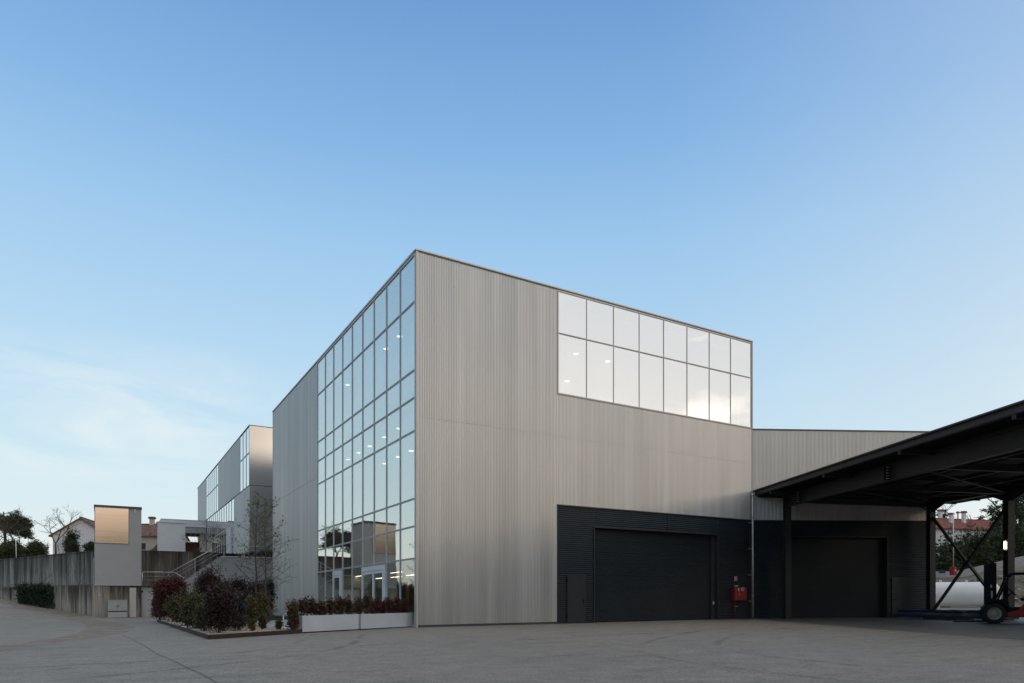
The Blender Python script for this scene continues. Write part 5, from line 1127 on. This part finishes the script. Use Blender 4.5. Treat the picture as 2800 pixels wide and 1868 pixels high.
for y in (.33, -.33):
    q = MB(FMM); q.box(.24, .46, y-.06, y+.06, .12, 2.62); q.box(.461, .64, y-.05, y+.05, .10, 2.58); q.build('mast_channel', 'black_plastic', F, None, .006)
q = MB(FMM); q.box(.32, .44, -.38, .38, 2.621, 2.70); q.box(.33, .43, -.27, .27, .35, .45); q.box(.33, .43, -.27, .27, 1.6, 1.7); q.build('mast_crossbar', 'black_plastic', F)
q = MB(FMM); q.tube((.38, .16, .3), (.38, .16, 2.45), .045, .045, 10); q.tube((.38, -.16, .3), (.38, -.16, 2.45), .045, .045, 10); q.build('lift_cylinder', 'dark_steel', F)
q = MB(FMM); q.box(.57, .63, -.55, .55, .12, .22); q.box(.57, .63, -.55, .55, .50, .60); q.build('fork_carriage', 'black_plastic', F)
for y in (.3, -.3): q = MB(FMM); q.box(.64, .69, y-.06, y+.06, .06, .62); q.box(.691, 1.8, y-.06, y+.06, .05, .09); q.build('fork', 'black_plastic', F)
q = MB(FMM); q.box(.461, .475, .24, .36, 1.55, 1.72); q.box(.29, .2995, .28, .38, 1.0, 1.4); q.box(.40, .46, .391, .395, 1.55, 1.68); q.box(.38, .44, .391, .395, 1.1, 1.42); q.build('mast_label', 'trim', F)
q = MB(FM); q.prism([(-2.0, -.50), (-.15, -.50), (-.15, .50), (-2.0, .50)], .28, .72); q.box(-.5, .30, -.36, .36, .45, .95); q.build('chassis', 'black_plastic', F, None, .02)
q = MB(FM); q._add([(-2.75, .56, .35), (-.45, .56, .27), (-.45, .56, .50), (-.85, .56, .60), (-1.12, .56, 1.0), (-2.7, .56, 1.15)] + [(-2.75, .42, .35), (-.45, .42, .27), (-.45, .42, .50), (-.85, .42, .60), (-1.12, .42, 1.0), (-2.7, .42, 1.15)], [(0, 1, 2, 3, 4, 5)[::-1], (6, 7, 8, 9, 10, 11)] + [(i, (i+1) % 6, 6+(i+1) % 6, 6+i) for i in range(6)])
q._add([(-2.75, -.42, .35), (-.55, -.42, .30), (-.55, -.42, .46), (-1.05, -.42, .52), (-1.35, -.42, 1.05), (-2.7, -.42, 1.15)] + [(-2.75, -.56, .35), (-.55, -.56, .30), (-.55, -.56, .46), (-1.05, -.56, .52), (-1.35, -.56, 1.05), (-2.7, -.56, 1.15)], [(0, 1, 2, 3, 4, 5)[::-1], (6, 7, 8, 9, 10, 11)] + [(i, (i+1) % 6, 6+(i+1) % 6, 6+i) for i in range(6)])
q.box(-2.9, -1.4, -.419, .419, .35, 1.10); q.build('body', 'red_bright', F, 'dark red side panels and counterweight', .02)
q = MB(FM); q.lathe((0, .55, .44), (0, 1, 0), [(-.18, .50), (.17, .50)], 24); fq = [f for i, f in enumerate(q.f)]; q.v = q.v; q.f = [f for f in q.f if all(q.v[j][2] > .52 for j in f)]; q.sm = [True]*len(q.f); q.build('mudguard', 'black_plastic', F)
q = MB(FMG); q._add([(.30, -.45, .95), (.30, .45, .95), (-.20, .45, 1.12), (-.20, -.45, 1.12), (.30, -.45, .75), (.30, .45, .75), (-.30, .45, .60), (-.30, -.45, .60)], [(0, 1, 2, 3)[::-1], (4, 5, 6, 7), (0, 1, 5, 4), (1, 2, 6, 5), (2, 3, 7, 6), (3, 0, 4, 7)]); q.build('cowl', 'black_plastic', F, None, .02)
for y in (.5, -.5):
    q = MB(FMG); q.path([(.18, y, .85), (.12, y, 1.1), (-.22, y, 2.0), (-.38, y, 2.13)], .04, 8); q.path([(-1.75, y, 2.13), (-1.85, y, 2.0), (-1.95, y, 1.1)], .04, 8); q.build('guard_post', 'black_plastic', F)
q = MB(FMG)
for y in (.5, -.5): q.bar((-.36, y, 2.14), (-1.78, y, 2.14), .06, .09)
for k in range(7): q.bar((-.45-k*.2, -.47, 2.14), (-.45-k*.2, .47, 2.14), .05, .04)
q.build('overhead_guard', 'black_plastic', F)
q = MB(FMG); q._add([(.10, -.46, 1.15), (.10, .46, 1.15), (-.22, .46, 2.0), (-.22, -.46, 2.0), (.085, -.46, 1.15), (.085, .46, 1.15), (-.235, .46, 2.0), (-.235, -.46, 2.0)], [(0, 1, 2, 3), (7, 6, 5, 4)]); q.build('windscreen', 'glass_plain', F)
q = MB(FMG); q.tube((.0, .05, 1.0), (-.38, .05, 1.32), .03, .03, 8); q.build('steering_column', 'black_plastic', F)
q = MB(FMG); cc = Vector((-.40, .05, 1.36)); ax_ = Vector((-.75, 0, .65)).normalized(); u_ = Vector((0, 1, 0)); v_ = ax_.cross(u_); pts = [tuple(cc+u_*.19*math.cos(a)+v_*.19*math.sin(a)) for a in np.linspace(0, 6.283, 21)]; q.path(pts, .016, 6)
for a in (0, 2.1, 4.2): q.tube(tuple(cc), tuple(cc+u_*.19*math.cos(a)+v_*.19*math.sin(a)), .012, .012, 5)
q.build('steering_wheel', 'black_plastic', F)
q = MB(FMG); q.box(-1.25, -.70, -.26, .26, .98, 1.12); q.box(-1.40, -1.251, -.26, .26, 1.0, 1.65); q.build('seat', 'black_plastic', F, None, .04)
q = MB(FMG); q.box(.10, .18, .44, .52, 1.02, 1.10); q.build('indicator_lamp', 'red_paint', F)

# ------------------------------------------------------------------ wooded ridge behind the camera: shades and tones the reflections
q = MB(); vs = []; A_ = np.linspace(math.radians(-205), math.radians(-8), 60); rn = random.Random(12)
for k, a in enumerate(A_):
    h = 21.5+1.6*math.sin(k*.55)+1.2*math.sin(k*1.3)+rn.uniform(-.8, .8)
    for r_, z in ((95, -.5), (110, h*.7), (125, h), (160, h*1.16), (240, h*1.1)): vs.append((CAM[0]+math.cos(a)*r_, CAM[1]+math.sin(a)*r_, z+rn.uniform(-.5, .5)*(z > 0)))
q._add(vs, [(5*k+i, 5*k+5+i, 5*k+6+i, 5*k+1+i) for k in range(59) for i in range(4)]); struct('hills', q, 'woods')
